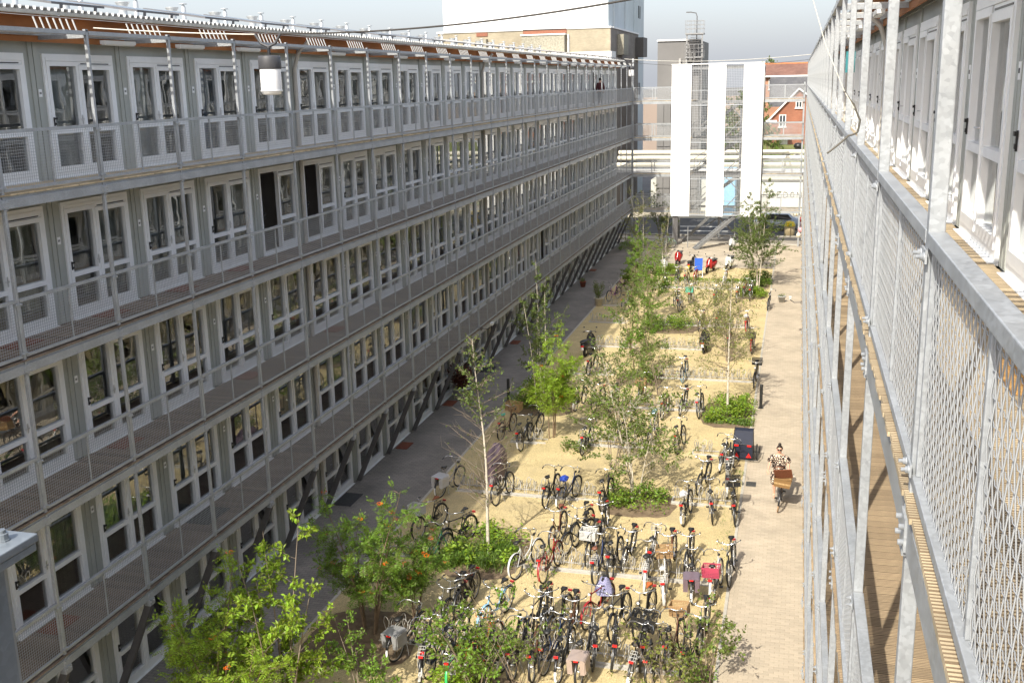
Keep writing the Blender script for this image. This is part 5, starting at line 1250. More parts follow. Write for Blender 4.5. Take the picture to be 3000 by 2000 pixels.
cable('cable', [(0.0, 0.2, 13.72), (LX - .25, LY, LZ + .36)], .012, ROPE, 'pale wire from the left block to the hanging lamp', sag=0.02)
cable('cable', [(LX + .25, LY, LZ + .36), (12.9, -2.8, 14.05)], .016, CABLE, 'dark cable rising from the hanging lamp across the white tower and sky', sag=0.25)
lantern(0.1, 64.2, 13.62, 1.1, 'small distant lamp hanging at the far end of the left block')
cable('cable', [(0, 61.5, 14.1), (12.9, 45.0, 13.75)], .02, ROPE, 'upper thin white wire across the courtyard end', sag=0.25)
cable('cable', [(0, 63.5, 13.9), (12.9, 60.0, 13.7)], .015, CABLE, 'lower thin wire across the courtyard end above the tower', sag=0.35)
cable('cable', [(12.40, -10.4, 13.2), (12.46, -10.4, 13.02), (12.54, -10.4, 12.77), (12.66, -10.4, 12.5), (12.72, -10.4, 12.40)], .0035, ROPE, 'thin slack wire coming down to the right handrail', sag=0.0, n=4)
cable('rope', [(12.66, -10.4, 12.5), (12.72, -10.38, 12.42), (12.76, -10.36, 12.33), (12.75, -10.34, 12.26), (12.70, -10.34, 12.24), (12.58, -10.40, 12.14)], .006, mat('dark_rope', (.12, .11, .09), .8), 'dark loop of rope tied to the right handrail', 'rope', n=6, sag=0.004)
# ------------------------------------------------------------------ steel column at the lower left, beside the viewer
t_ = thing('steel_column', 'grey steel column with bolted top plate at the lower left edge', 'column', (10.40, -15.40, 0))
DG = galv('shade_toned_steel', (.20, .23, .26), .12)  # steel darkened in colour so the sunlit column looks shaded
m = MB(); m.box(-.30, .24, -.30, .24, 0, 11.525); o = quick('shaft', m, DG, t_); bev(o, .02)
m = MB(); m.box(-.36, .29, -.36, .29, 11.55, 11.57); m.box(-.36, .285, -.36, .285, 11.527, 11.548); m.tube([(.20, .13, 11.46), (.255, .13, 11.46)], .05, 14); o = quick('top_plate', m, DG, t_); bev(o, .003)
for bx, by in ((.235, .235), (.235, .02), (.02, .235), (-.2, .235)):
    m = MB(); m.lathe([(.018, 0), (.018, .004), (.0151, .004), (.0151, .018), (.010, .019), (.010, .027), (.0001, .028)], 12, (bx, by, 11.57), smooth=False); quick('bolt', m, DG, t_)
# ------------------------------------------------------------------ stair tower
TY = 65.1
MGS = galv('mid_grey_steel', (.24, .245, .25), .1)
tw = thing('stair_tower', 'white panelled steel stair tower closing the far end of the courtyard', 'tower', (0, TY, 0))
PANW = mat('white_tower_panel', (.78, .78, .77), .55, var=.03, scale=.5, dirt=(.62, .61, .58), dscale=.35, damt=.35)
def addp(par, name, fn, m_): 
    m = MB(); fn(m); return quick(name, m, m_, par)
for a, b in ((3.03, 4.5), (5.76, 7.05), (8.34, 9.81)):
    addp(tw, 'panel', lambda m: [m.box(a, b, 0, .10, 2.3 + q * 2.264, 2.3 + (q + 1) * 2.264 - .012) for q in range(5)], PANW)
addp(tw, 'top_rail', lambda m: m.box(3.0, 9.85, -.02, .14, 13.62, 13.70), WHITEM)
def wiremesh(m, x0, x1, z0, z1, y=.05, p=.12, r=.006):
    x = x0
    while x <= x1: m.box(x - r, x + r, y, y + .01, z0, z1); x += p
    z = z0
    while z <= z1: m.box(x0, x1, y + .011, y + .02, z - r, z + r); z += p
for a, b in ((4.52, 5.74), (7.07, 8.32)):
    for k in range(4):
        z0 = 2.45 + k * H; z1 = z0 + H - .12
        addp(tw, 'mesh_infill', lambda m: wiremesh(m, a, b, z0, z1 if k < 3 else 13.6), WIRE)
        addp(tw, 'transom', lambda m: (m.box(a, b, -.01, .09, z0 - .10, z0 - .02), m.box(a, b, 0.02, .06, z0 + 1.0, z0 + 1.04)), GALV)
def tower_frame(m):
    for x in (3.3, 6.5, 9.7):
        for y in (.25, 4.2): m.box(x - .07, x + .07, y - .07, y + .07, 2.2 if (x == 6.5 and y < 1) else .0, 13.55)
    for k in range(1, 6):
        z = min(k * H - .15, 13.4)
        for y in (.25, 4.2): m.box(3.3, 9.7, y - .06, y + .06, z - .1, z + .06)
        for x in (3.3, 6.5, 9.7): m.box(x - .05, x + .05, .3, 4.2, z - .08, z + .04)
quick('frame', (lambda m: (tower_frame(m), m)[1])(MB()), MGS, tw)
for k in range(1, 5):
    z = k * H
    m = MB(); m.box(3.3, 4.6, .3, 4.1, z - .05, z); m.box(8.4, 9.7, .3, 4.1, z - .05, z); quick('landing', m, PLANK, tw)
def flight(x0, z0, x1, z1, y, par):
    m = MB(); m.bar((x0, y, z0), (x1, y, z1), .04, .22); m.bar((x0, y + 1.0, z0), (x1, y + 1.0, z1), .04, .22)
    m.tube([(x0, y, z0 + 1.0), (x1, y, z1 + 1.0)], .025, 5)
    for i in range(6): t = i / 5; m.tube([(x0 + (x1 - x0) * t, y, z0 + (z1 - z0) * t), (x0 + (x1 - x0) * t, y, z0 + (z1 - z0) * t + 1)], .015, 4)
    quick('stringer', m, MGS, par)
    m = MB()
    for i in range(15): t = (i + .5) / 15; xx = x0 + (x1 - x0) * t; zz = z0 + (z1 - z0) * t; m.box(xx - .13, xx + .13, y + .03, y + .97, zz - .02, zz + .02)
    quick('treads', m, MGS, par, kind='stuff')
for k in range(1, 4): flight(4.6, k * H, 8.4, (k + 1) * H, .9 if k % 2 else 2.4, tw)
for k in range(1, 4):
    m = MB(); m.bar((7.8, .55, k * H + .1), (9.6, .55, (k + .55) * H), .09); m.bar((9.6, .55, (k + .5) * H), (7.8, .55, (k + 1) * H - .1), .09); m.bar((7.1, .3, k * H + .1), (8.3, .3, (k + .5) * H), .07); m.bar((7.1, .32, (k + .95) * H), (8.3, .32, (k + .5) * H), .07); m.bar((4.6, 1.0, k * H + .2), (6.3, 1.0, (k + .7) * H), .08); quick('brace', m, MGS, tw)
# lower open flights and V braces under the panels
m = MB(); m.bar((3.8, 2.4, 0.0), (6.1, 1.6, 2.25), .10, .22); m.bar((5.2, -2.0, 0.0), (8.0, .25, 2.3), .10, .22); m.bar((5.0, -1.4, 0.0), (7.8, .85, 2.3), .10, .22); quick('stair_stringer', m, MGS, tw)
m = MB(); m.bar((6.75, .25, 2.25), (8.3, 3.6, 0.0), .10); m.bar((6.75, .3, 2.2), (5.6, 1.5, 1.3), .06); quick('brace', m, MGS, tw)
m = MB()
for i in range(13): t = (i + .5) / 13; m.box(5.1 + 2.8 * t - .15, 5.1 + 2.8 * t + .15, -1.95 + 2.25 * t + .05, -1.4 + 2.25 * t, 2.3 * t - .02, 2.3 * t + .02)
quick('treads', m, MGS, tw, kind='stuff')
m = MB(); m.box(4.5, 4.56, -1.0, -.94, 0, 1.6); m.box(7.9, 7.96, 1.0, 1.06, 0, 2.2); quick('post', m, MGS, tw)
addp(tw, 'column', lambda m: m.box(3.28, 3.62, .15, .4, 0, 2.3), STRUT)
addp(tw, 'duct', lambda m: m.lathe([(.28, 5.5), (.28, 10.2)], 16, (8.1, 6.0, 0)), CHR)
# bridges
def bridge(x0, x1, z, label, y0=65.55, depth=1.6):
    b = thing('footbridge', label, 'footbridge', (0, y0, z), group='mesh sided footbridges between the blocks and the tower')
    for y in (0, depth):
        m = MB(); m.box(x0, x1, y - .03, y + .03, .98, 1.04); m.box(x0, x1, y - .02, y + .02, .05, .1)
        n = max(2, int((x1 - x0) / 1.4)); 
        for i in range(n + 1): x = x0 + (x1 - x0) * i / n; m.box(max(x0, x - .03), min(x1, x + .03), y - .025, y + .025, .1, .98)
        quick('railing', m, GALV, b)
        m = MB(); wiremesh(m, x0, x1, .12, .96, y - .005, .08, .004); quick('wire_mesh', m, WIRE, b)
    m = MB(); m.box(x0, x1, -.05, .02, -.22, -.02); m.box(x0, x1, depth - .02, depth + .05, -.22, -.02); quick('beam', m, GALV, b)
    m = MB()
    n = int((x1 - x0) / .15)
    for i in range(n): m.box(x0 + (x1 - x0) * i / n + .004, x0 + (x1 - x0) * (i + 1) / n - .004, .03, depth - .03, -.03, 0)
    quick('decking', m, PLANK, b, kind='stuff')
nm_ = ['lowest', 'second', 'third', 'top']
for k in range(1, 5):
    bridge(0.05, 3.0, k * H, '%s mesh sided footbridge left of the white tower' % nm_[k - 1]); bridge(9.85, 12.8, k * H, '%s mesh sided footbridge right of the white tower' % nm_[k - 1])
for x, lb in ((0.0, 'slim grey steel post ending the left walkways at the tower'), (12.72, 'slim grey steel post beside the right footbridges')):
    m = MB(); m.box(x - .06, x + .06, -.06, .06, 0, 14.2 if x < 1 else 12.2)
    for k in range(1, 5): m.box(x - .1, x + .1, -.1, .1, k * H - .1, k * H + .02)
    tag(quick('bridge_post', m, GALV, None, (0, 65.7, 0)), lb, 'post')
# ------------------------------------------------------------------ street at the far end
sheet('street', -60, 60, 70.6, 82, 0.006, mat('asphalt', (.07, .07, .072), .85, var=.15, scale=1.5))
sheet('pavement', -60, 60, 66.3, 70.4, 0.012, brickmat('street_slabs', (.33, .29, .23), (.38, .33, .27), (.2, .17, .14), .3, .3))
m = MB()
for y in (66.3, 68.3, 70.4): m.box(-60, 60, y, y + .18, -.03, .13 if y > 70 else .06)
quick('kerb', m, KERB, kind='structure')
sheet('pavement', -60, 60, 82, 88, 0.012, MATS.get('x') or brickmat('far_slabs', (.42, .37, .28), (.46, .41, .31), (.3, .26, .2), .3, .3))
m = MB(); m.add([(8.6, 86.6, 0), (60, 86.6, 0), (60, 86.6, 4.15), (8.6, 86.6, 4.15), (8.6, 104, 5.4), (60, 104, 5.4), (8.6, 175, 5.4), (60, 175, 5.4), (8.6, 104, 0), (8.6, 175, 0)], [(0, 1, 2, 3), (3, 2, 5, 4), (4, 5, 7, 6), (0, 3, 4, 8), (8, 4, 6, 9)])
quick('lawn', m, mat('rough_lawn', (.15, .17, .045), .9, var=.35, scale=.6), kind='structure')
m = MB(); m.add([(2.5, 73.2, .012), (7.0, 73.2, .012), (7.0, 73.7, .012), (2.5, 73.7, .012)], [(0, 1, 2, 3)]); m.add([(2.5, 76, .012), (7.0, 76, .012), (7.0, 76.5, .012), (2.5, 76.5, .012)], [(0, 1, 2, 3)]); quick('road_marking', m, mat('road_paint', (.6, .58, .52), .8), kind='structure')
# car
def car(x, y, rz, label):
    r = thing('parked_car', label, 'car', (x, y, .006), (0, 0, rz)); body = mat('silver_blue_car_paint', (.40, .46, .52), .3, .3, var=.02)
    P = [(-1.95, .32), (-1.98, .62), (-1.85, .78), (-1.45, .95), (-1.05, 1.32), (-.5, 1.47), (.3, 1.49), (.95, 1.40), (1.35, 1.10), (1.78, .98), (1.92, .7), (1.9, .32)]
    m = MB(); n = len(P); vs = []
    for s, w in ((-1, .8),):
        pass
    for xx in (-.82, -.74, .74, .82):
        for (u, z) in P:
            k = 1 if abs(xx) > .8 else 0
            tum = max(0, z - .95) * .32
            vs.append(((abs(xx) - (tum if k else tum * .9)) * (1 if xx > 0 else -1), u * (.985 if k else 1), z - (.02 if k and z > .9 else 0)))
    fs = [(j * n + i, j * n + (i + 1) % n, (j + 1) * n + (i + 1) % n, (j + 1) * n + i) for j in range(3) for i in range(n)] + [tuple(range(n))[::-1], tuple(range(3 * n, 4 * n))]
    m.add(vs, fs, 0, True); bo = link('body', m.mesh('body', body), r)
    gm = mat('car_glass', (.02, .025, .03), .08)
    for s in (-1, 1):
        m = MB(); X = lambda z: s * (.825 - max(0, z - .95) * .32)
        m.add([(X(.98), -1.3, .98), (X(.98), 1.2, .98), (X(1.36), .85, 1.36), (X(1.4), -.5, 1.4), (X(1.3), -.95, 1.28)], [(0, 1, 2, 3, 4) if s > 0 else (4, 3, 2, 1, 0)]); link('side_window', m.mesh('side_window', gm), r)
        for yy in (-1.2, 1.22):
            m = MB(); m.torus(.24, .07, (0, 0, 0), 20, 6, mi=0); m.tube([(-.07, 0, 0), (.07, 0, 0)], .19, 12, 1); link('wheel', m.mesh('wheel', [RUB, RIM]), r, (s * .76, yy, .31))
    m = MB(); m.add([(-.62, 1.37, 1.11), (.62, 1.37, 1.11), (.55, 1.0, 1.385), (-.55, 1.0, 1.385)], [(0, 1, 2, 3)]); m.add([(-.62, -1.44, .97), (.62, -1.44, .97), (.55, -1.08, 1.315), (-.55, -1.08, 1.315)], [(3, 2, 1, 0)]); link('windscreen', m.mesh('windscreen', gm), r)
    for s in (-1, 1): 
        m = MB(); m.box(s * .7 - .1, s * .7 + .1, 1.78, 1.94, .75, .98); link('tail_light', m.mesh('tail_light', REDL), r)
    m = MB(); m.box(-.76, .76, 1.88, 1.96, .35, .6); link('bumper', m.mesh('bumper', body), r)
car(11.0, 75.0, R(-90), 'silver blue hatchback parked on the street behind the right footbridge')
# yellow capped bin
t2 = thing('street_bin', 'squat beige concrete bin with a yellow top by the street', 'bin', (12.05, 70.9, .012))
m = MB(); m.lathe([(.0001, 0), (.42, 0), (.42, .95), (.36, 1.0)], 20); link('body', m.mesh('body', mat('beige_concrete', (.5, .4, .24), .8)), t2)
m = MB(); m.lathe([(.43, .85), (.43, 1.0), (.3, 1.22), (.0001, 1.28)], 20); link('lid', m.mesh('lid', fm('yellow')), t2)
m = MB(); m.torus(.25, .02, (0, -.42, .45), 18, 5, axis='x'); 
# low fence with green stakes near far left
m = MB()
for i in range(7): m.tube([(-1.2 + i * .3, 66.2, 0), (-1.2 + i * .3, 66.2, 1.1)], .02, 5)
m.tube([(-1.2, 66.2, 1.0), (.6, 66.2, 1.0)], .02, 5); tag(quick('railing_fence', m, STRUT), 'short dark bar fence at the far end of the left paving', 'fence')
# ------------------------------------------------------------------ buildings beyond
WHB = mat('white_render_wall', (.84, .84, .83), .8, var=.02, scale=.3, dirt=(.7, .69, .66), dscale=.2, damt=.15)
BLG = mat('blue_grey_cladding', (.55, .61, .63), .7, var=.06, scale=.4, dirt=(.36, .40, .42), dscale=.3, damt=.4)
YBR = brickmat('yellow_brick', (.33, .285, .20), (.38, .33, .235), (.28, .25, .20), .22, .07, .3)
GBR = brickmat('grey_brown_brick', (.22, .19, .165), (.26, .23, .20), (.16, .14, .12), .22, .07, .3)
RBR = brickmat('red_brick', (.26, .085, .045), (.31, .105, .055), (.30, .2, .14), .22, .07, .3)
RBR2 = brickmat('orange_brick', (.40, .18, .10), (.45, .22, .13), (.34, .26, .2), .22, .07, .3)
for mm_ in (YBR, GBR, RBR, RBR2):  # upright bricks: map x,z
    t = mm_.node_tree; tc = [n for n in t.nodes if n.type == 'TEX_COORD'][0]; sp = t.nodes.new('ShaderNodeSeparateXYZ'); cb = t.nodes.new('ShaderNodeCombineXYZ'); ad = t.nodes.new('ShaderNodeMath')
    t.links.new(tc.outputs['Object'], sp.inputs[0]); t.links.new(sp.outputs[0], ad.inputs[0]); t.links.new(sp.outputs[1], ad.inputs[1]); t.links.new(ad.outputs[0], cb.inputs[0]); t.links.new(sp.outputs[2], cb.inputs[1])
    for l in list(t.links):
        if l.to_node.type == 'TEX_BRICK' and l.to_socket.name == 'Vector': t.links.new(cb.outputs[0], l.to_socket)
BY = 84.0
tb = thing('tower_block', 'tall white and blue grey factory building on a yellow brick base', 'building', (0, 0, 0))
def P(name, m_, *a, par=tb):
    m = MB(); m.box(*a); return quick(name, m, m_, par)
P('wall', WHB, -21.3, -5.2, BY + .3, BY + 24, 17.5, 42)
P('side_wall', BLG, -5.2, -5.14, BY + .31, BY + 24, 0, 42)
P('brick_base', YBR, -21.6, -4.8, BY - .6, BY + 17, 0, 17.35)
P('brick_return', GBR, -4.8, -4.74, BY - .59, BY + 17, 0, 17.35)
P('coping', WHITEM, -21.7, -4.7, BY - .7, BY + .3, 17.35, 17.5)
P('coping', WHITEM, -5.0, -4.65, BY + .32, BY + 17.1, 17.35, 17.5)
CONC = mat('pebble_concrete', (.30, .28, .22), .9, var=.3, scale=9)
P('concrete_bay', CONC, -13.1, -9.0, BY - 1.3, BY - .6, 15.2, 16.85); P('bay_coping', WHITEM, -13.2, -8.9, BY - 1.4, BY - .6, 16.85, 16.97)
P('clerestory', mat('rust_brick', (.25, .10, .06), .8), -13.1, -8.9, BY - .68, BY - .6, 17.0, 17.34); P('clerestory_head', DARK, -13.1, -8.9, BY - .72, BY - .6, 17.34, 17.42)
P('concrete_bay', CONC, -17.7, -16.6, BY - 1.2, BY - .6, 14.4, 16.7); P('clerestory', MATS['rust_brick'], -17.7, -16.6, BY - .68, BY - .6, 16.95, 17.3)
P('downpipe', WHITEM, -8.8, -8.65, BY - .8, BY - .62, 11, 16.9)
P('low_wall', WHITEM, -11.5, -4.2, BY - 3.5, BY - 1.0, 10, 15.2)
P('window_band', mat('pale_window_band', (.55, .56, .52), .5), -12.8, -9.1, BY - .66, BY - .6, 14.0, 15.0)
P('concrete_bay', CONC, -4.72, -4.1, BY + 3, BY + 6, 15.0, 16.9); P('concrete_bay', mat('dark_box_metal', (.08, .075, .07), .6), -4.72, -3.9, BY + 15, BY + 18, 15.0, 17.0)
for y in (3, 10, 16): P('downpipe', BLG, -5.13, -5.0, BY + y, BY + y + .15, 17.6, 42)
for z in (19.2, 11.0):
    for y in (19.5, 20.6): P('vent_slot', DARK, -5.13, -5.1, BY + y, BY + y + .4, z, z + 1.3)
# grey industrial building
ib = thing('industrial_building', 'dark grey panelled industrial building with rooftop stair', 'building')
GM = mat('grey_panel_cladding', (.17, .165, .16), .7, var=.1, scale=.6)
P('wall', GM, -0.85, 3.2, BY + 3, BY + 12, 0, 16.1, par=ib)
for i in range(6):
    for j in range(5): P('panel', GM, -0.8 + i * .66, -0.82 + i * .66 + .62, BY + 2.9, BY + 3, .3 + j * 2.0, .3 + j * 2.0 + 1.92, par=ib)
P('roof_edge', WHITEM, -0.9, 3.3, BY + 2.85, BY + 3.1, 16.1, 16.25, par=ib)
P('pipe', CHR, 1.2, 1.4, BY + 2.6, BY + 2.8, 2, 14.5, par=ib); P('pipe', WHITEM, 1.9, 2.0, BY + 2.6, BY + 2.8, 2, 15, par=ib)
m = MB()
for z in (14.6, 16.7):
    m.box(1.9, 3.6, BY + 1.2, BY + 2.6, z - .12, z); 
    for y in (BY + 1.2, BY + 2.55):
        for zz in (.4, .75, 1.1): m.box(1.9, 3.6, y, y + .05, z + zz - .018, z + zz + .018)
        for i in range(5): m.box(1.9 + i * .41, 1.93 + i * .41, y, y + .05, z, z + 1.1)
for x in (2.0, 3.4): m.box(x, x + .12, BY + 1.3, BY + 1.42, 0, 16.7)
quick('steel_platform', m, mat('mid_grey_paint', (.26, .26, .26), .5, .3), ib)
m = MB()
for i in range(12): m.box(2.7, 3.5, BY + 1.25, BY + 1.5, 11.9 + i * .22, 11.94 + i * .22)
m.bar((2.7, BY + 1.2, 11.6), (2.7, BY + 1.2, 14.6), .06); m.bar((3.5, BY + 1.2, 11.6), (3.5, BY + 1.2, 14.6), .06)
for i in range(10): m.box(2.0 + i * .05, 2.9 + i * .05, BY + 1.25, BY + 1.5, 14.7 + i * .2, 14.74 + i * .2)
quick('ladder_stair', m, STRUT, ib)
m = MB(); m.tube([(2.9, BY + 2, 14), (2.9, BY + 2, 18.2), (2.8, BY + 2, 18.5), (2.3, BY + 2, 18.6)], .045, 6); m.box(1.9, 2.4, BY + 1.9, BY + 2.1, 18.55, 18.64); tag(quick('roof_light', m, STRUT), 'slim curved lamp post rising above the rooftop stair', 'lamp')
# pipe bridge behind the tower
pb = thing('pipe_bridge', 'cream coloured pipes on a bridge across the street behind the tower', 'pipes', (0, 0, 0))
CRM = mat('cream_pipe', (.66, .62, .50), .5, var=.05)
for j, (z, y) in enumerate(((5.9, 77.0), (6.35, 77.5), (5.35, 76.6))):
    m = MB(); m.tube([(-3, y, z), (26, y, z)], .2, 12); quick('pipe', m, CRM, pb)
P('beam', WHITEM, -3, 26, 76.2, 78, 4.7, 4.95, par=pb); P('beam', STRUT, -3, 26, 76.15, 78, 4.45, 4.68, par=pb)
for x in (-2.5, 8, 20): P('post', GALV, x, x + .2, 76.8, 77, 0, 4.45, par=pb)
# low buildings under it
gw = thing('garden_wall', 'white wall with hand painted black letters right of the tower', 'wall', (0, 0, 0))
P('wall', mat('chalky_white_wall', (.66, .65, .60), .8, var=.05, dirt=(.45, .44, .38), dscale=.6, damt=.5), 8.6, 16, 86.0, 86.4, 0, 3.0, par=gw); P('coping', mat('dark_coping', (.2, .2, .19), .8), 8.5, 16.1, 85.95, 86.5, 3.0, 3.22, par=gw); P('upper_wall', mat('cream_wall', (.55, .53, .44), .8), 8.6, 16, 86.02, 86.4, 3.22, 4.25, par=gw)
LET = {'F': [[(0, 0), (0, 1), (.6, 1)], [(0, .55), (.5, .55)]], 'R': [[(0, 0), (0, 1), (.5, .95), (.55, .7), (.5, .5), (0, .5)], [(.25, .5), (.6, 0)]], 'E': [[(.6, 0), (0, 0), (0, 1), (.6, 1)], [(0, .52), (.5, .52)]],
       'D': [[(0, 0), (0, 1), (.35, .95), (.6, .7), (.6, .3), (.35, .05), (0, 0)]], 'O': [[(.3, 0), (.05, .25), (.05, .75), (.3, 1), (.55, .75), (.55, .25), (.3, 0)]], 'M': [[(0, 0), (.05, 1), (.33, .35), (.62, 1), (.68, 0)]]}
TX0 = 8.86
for i, chh in enumerate('FREEDOM'):
    m = MB()
    for st in LET[chh]:
        for a_, b_ in zip(st[:-1], st[1:]):
            m.bar((TX0 + i * .61 + a_[0] * .6, 85.98, 1.55 + a_[1] * .52), (TX0 + i * .61 + b_[0] * .6, 85.98, 1.55 + b_[1] * .52), .03, .085, up=(0, 1, 0))
    quick('letter', m, BLACKP, gw)
m = MB()
for i in range(26): m.box(9.0 + i * .25, 9.06 + i * .25, 80.0, 80.05, 0, 1.3)
m.box(9.0, 15.5, 79.98, 80.07, 1.25, 1.33); tag(quick('fence', m, mat('yellow_fence_paint', (.5, .36, .08), .6)), 'yellowish bar fence behind the parked car', 'fence')
# brick houses at the right
hs = thing('brick_house', 'red brick house with white gabled front and grey roof', 'house', (0, 0, 0))
HY = 104.0
m = MB(); m.add([(9.5, HY, 5.3), (15.8, HY, 5.3), (15.8, HY, 8.6), (12.3, HY, 11.2), (9.5, HY, 8.3), (9.5, HY + 9, 5.3), (15.8, HY + 9, 5.3), (15.8, HY + 9, 8.6), (12.3, HY + 9, 11.2), (9.5, HY + 9, 8.3)],
    [(0, 1, 2, 3, 4), (1, 6, 7, 2), (0, 4, 9, 5), (5, 9, 8, 7, 6)]); quick('wall', m, RBR, hs)
ROOFG = brickmat('slate_roof', (.09, .09, .10), (.12, .12, .125), (.05, .05, .05), .3, .25, .5)
m = MB(); m.bar((9.1, HY - .2, 7.95), (12.3, HY - .2, 11.35), .25, .16); m.bar((12.3, HY - .2, 11.35), (16.2, HY - .2, 8.4), .25, .16); m.box(8.9, 10.1, HY - .3, HY - .05, 7.85, 8.03); quick('bargeboard', m, WHITEM, hs)
m = MB(); m.add([(9.1, HY - .1, 7.98), (12.3, HY - .1, 11.36), (12.3, HY + 9.2, 11.36), (9.1, HY + 9.2, 7.98)], [(0, 1, 2, 3)]); m.add([(16.3, HY - .1, 8.42), (12.3, HY - .1, 11.36), (12.3, HY + 9.2, 11.36), (16.3, HY + 9.2, 8.42)], [(3, 2, 1, 0)])
m.add([(8.9, HY + 9.3, 9.2), (18, HY + 9.3, 9.2), (18, HY + 13, 12.6), (8.9, HY + 13, 12.6)], [(0, 1, 2, 3)]); quick('roof', m, ROOFG, hs)
def window(par, x, y, z, w, h, nm='window'):
    m = MB(); t = .09; m.box(x, x + w, y - .06, y, z, z + t); m.box(x, x + w, y - .06, y, z + h - t, z + h); m.box(x, x + t, y - .06, y, z + t, z + h - t); m.box(x + w - t, x + w, y - .06, y, z + t, z + h - t); m.box(x + w / 2 - .04, x + w / 2 + .04, y - .05, y, z + t, z + h - t)
    o = quick(nm, m, WHITEM, par); m = MB(); m.box(x + t, x + w - t, y - .02, y - .01, z + t, z + h - t); quick('pane', m, mat('far_glass', (.05, .06, .07), .1), o); m = MB(); m.box(x - .1, x + w + .1, y - .14, y, z - .1, z - .002); quick('sill', m, WHITEM, o)
window(hs, 12.0, HY, 9.3, .7, .7); window(hs, 10.3, HY, 7.3, .75, 1.3)
P('porch', WHITEM, 10.0, 11.6, HY - 1.2, HY - .02, 6.2, 6.4, par=hs); P('door', WHITEM, 10.4, 11.3, HY - .05, HY - .01, 5.3, 6.1, par=hs)
h2 = thing('brick_terrace', 'orange brick terrace with brown tiled roof behind the red house', 'house', (0, 0, 0)); HY2 = 132.0
P('wall', RBR2, 7.3, 30, HY2, HY2 + 10, 5, 12.8, par=h2)
RT = brickmat('brown_roof_tile', (.19, .09, .065), (.23, .12, .085), (.10, .05, .04), .3, .3, .6)
m = MB(); m.add([(7.0, HY2 - .5, 12.7), (30, HY2 - .5, 12.7), (30, HY2 + 5, 14.35), (7.0, HY2 + 5, 14.35), (7.0, HY2 + 10.5, 12.7), (30, HY2 + 10.5, 12.7)], [(0, 1, 2, 3), (3, 2, 5, 4), (0, 3, 4)]); quick('roof', m, RT, h2)
P('ridge', mat('terracotta_ridge', (.5, .2, .08), .8), 7.0, 30, HY2 + 4.9, HY2 + 5.1, 14.3, 14.5, par=h2); P('gutter', WHITEM, 7.0, 30, HY2 - .6, HY2 - .45, 12.6, 12.8, par=h2)
for x in (8.3, 11.0, 14.0, 17.5): window(h2, x, HY2, 11.0, 1.7, 1.3)
rn = random.Random(3)
# gardens and trees behind
m = MB()
for i in range(90): m.box(9.2 + i * .16, 9.22 + i * .16, 100.0, 100.03, 5.0, 6.6)
m.box(9.2, 23.6, 100.03, 100.06, 6.3, 6.34); tag(quick('garden_fence', m, STRUT), 'tall thin bar fence in front of the red brick house', 'fence')
cover('meadow_grass', (12.5, 95.5, 4.6), 3.6, 4.0, .55, 70, 'grass', 5000, blades=True)
tree('garden_tree', 'green garden tree right beside the white tower', (9.6, 94.0, 4.6), 3.6, 1.7, 71, 'birch', stems=2, bark=BARK, nb=50, leaves=1500, lsz=.2, low=.1, trunk_r=.1)
tree('garden_tree', 'light green bush below the red brick house', (9.9, 90.0, 4.3), 1.6, .9, 72, 'rowan', stems=3, bark=BARK, nb=40, leaves=1300, lsz=.16, low=.05, trunk_r=.06)
tree('garden_tree', 'big green tree seen through the mesh of the tower', (6.2, 112.0, 0), 11.0, 4.6, 73, 'birch', stems=1, bark=BARK, nb=90, leaves=6000, lsz=.32, low=.12, trunk_r=.25, rise=.5, topw=.7)
tree('garden_tree', 'green treetop just showing above the white tower', (8.0, 150.0, 0), 15.2, 5.0, 74, 'birch', stems=1, bark=BARK, nb=90, leaves=5000, lsz=.35, low=.12, trunk_r=.3, rise=.5, topw=.7)
tree('garden_tree', 'smaller green tree seen low through the tower mesh', (4.0, 98.0, 0), 6.0, 3.0, 75, 'rowan', stems=1, bark=BARK, nb=60, leaves=3000, lsz=.25, low=.1, trunk_r=.2, rise=.5, topw=.7)
for (x, y, z, r_, lb) in ((11.3, 93, 5.0, .42, 'black mushroom shaped vent on a grey box, in front of the meadow'), (12.45, 96, 5.7, .45, 'upper black mushroom vent right of the meadow'), (12.4, 93, 4.75, .42, 'lower black mushroom vent right of the meadow')):
    v = thing('roof_ventilator', lb, 'ventilator', (x, y, 0)); m = MB(); m.box(-.4, .4, -.4, .4, 0, z - .4); link('base', m.mesh('base', WHITEM), v); m = MB(); m.lathe([(.3, z - .4), (.3, z - .2), (r_, z - .1), (r_, z + .1), (r_ * .7, z + .3), (.0001, z + .35)], 16); link('cowl', m.mesh('cowl', BLACKP), v)
# far blocks to close the horizon
m = MB(); m.box(-1.5, 8.2, 88, 92, 0, 3.0); o = quick('low_shed', m, mat('pale_shed_wall', (.5, .5, .46), .8)); tag(o, 'low pale shed behind the tower foot', 'shed')
bs = thing('blue_container', 'blue painted container with pale doors seen through the tower mesh', 'container', (4.6, 84, 0)); m = MB(); m.box(0, 2.3, 0, 3, 0, 4.4)
for i in range(12): m.box(.05 + i * .19, .13 + i * .19, -.04, 0, .1, 4.3)
link('wall', m.mesh('wall', fm('lightblue')), bs); m = MB(); m.box(1.1, 1.3, -.06, -.02, .2, 4.2); link('door_frame', m.mesh('door_frame', WHITEM), bs)
m = MB(); m.box(-60, 60, 175, 180, 0, 9.5); tag(quick('distant_row', m, mat('hazy_brick', (.3, .24, .2), .9, var=.2, scale=.05)), 'distant low brick row beyond the gardens', 'building')

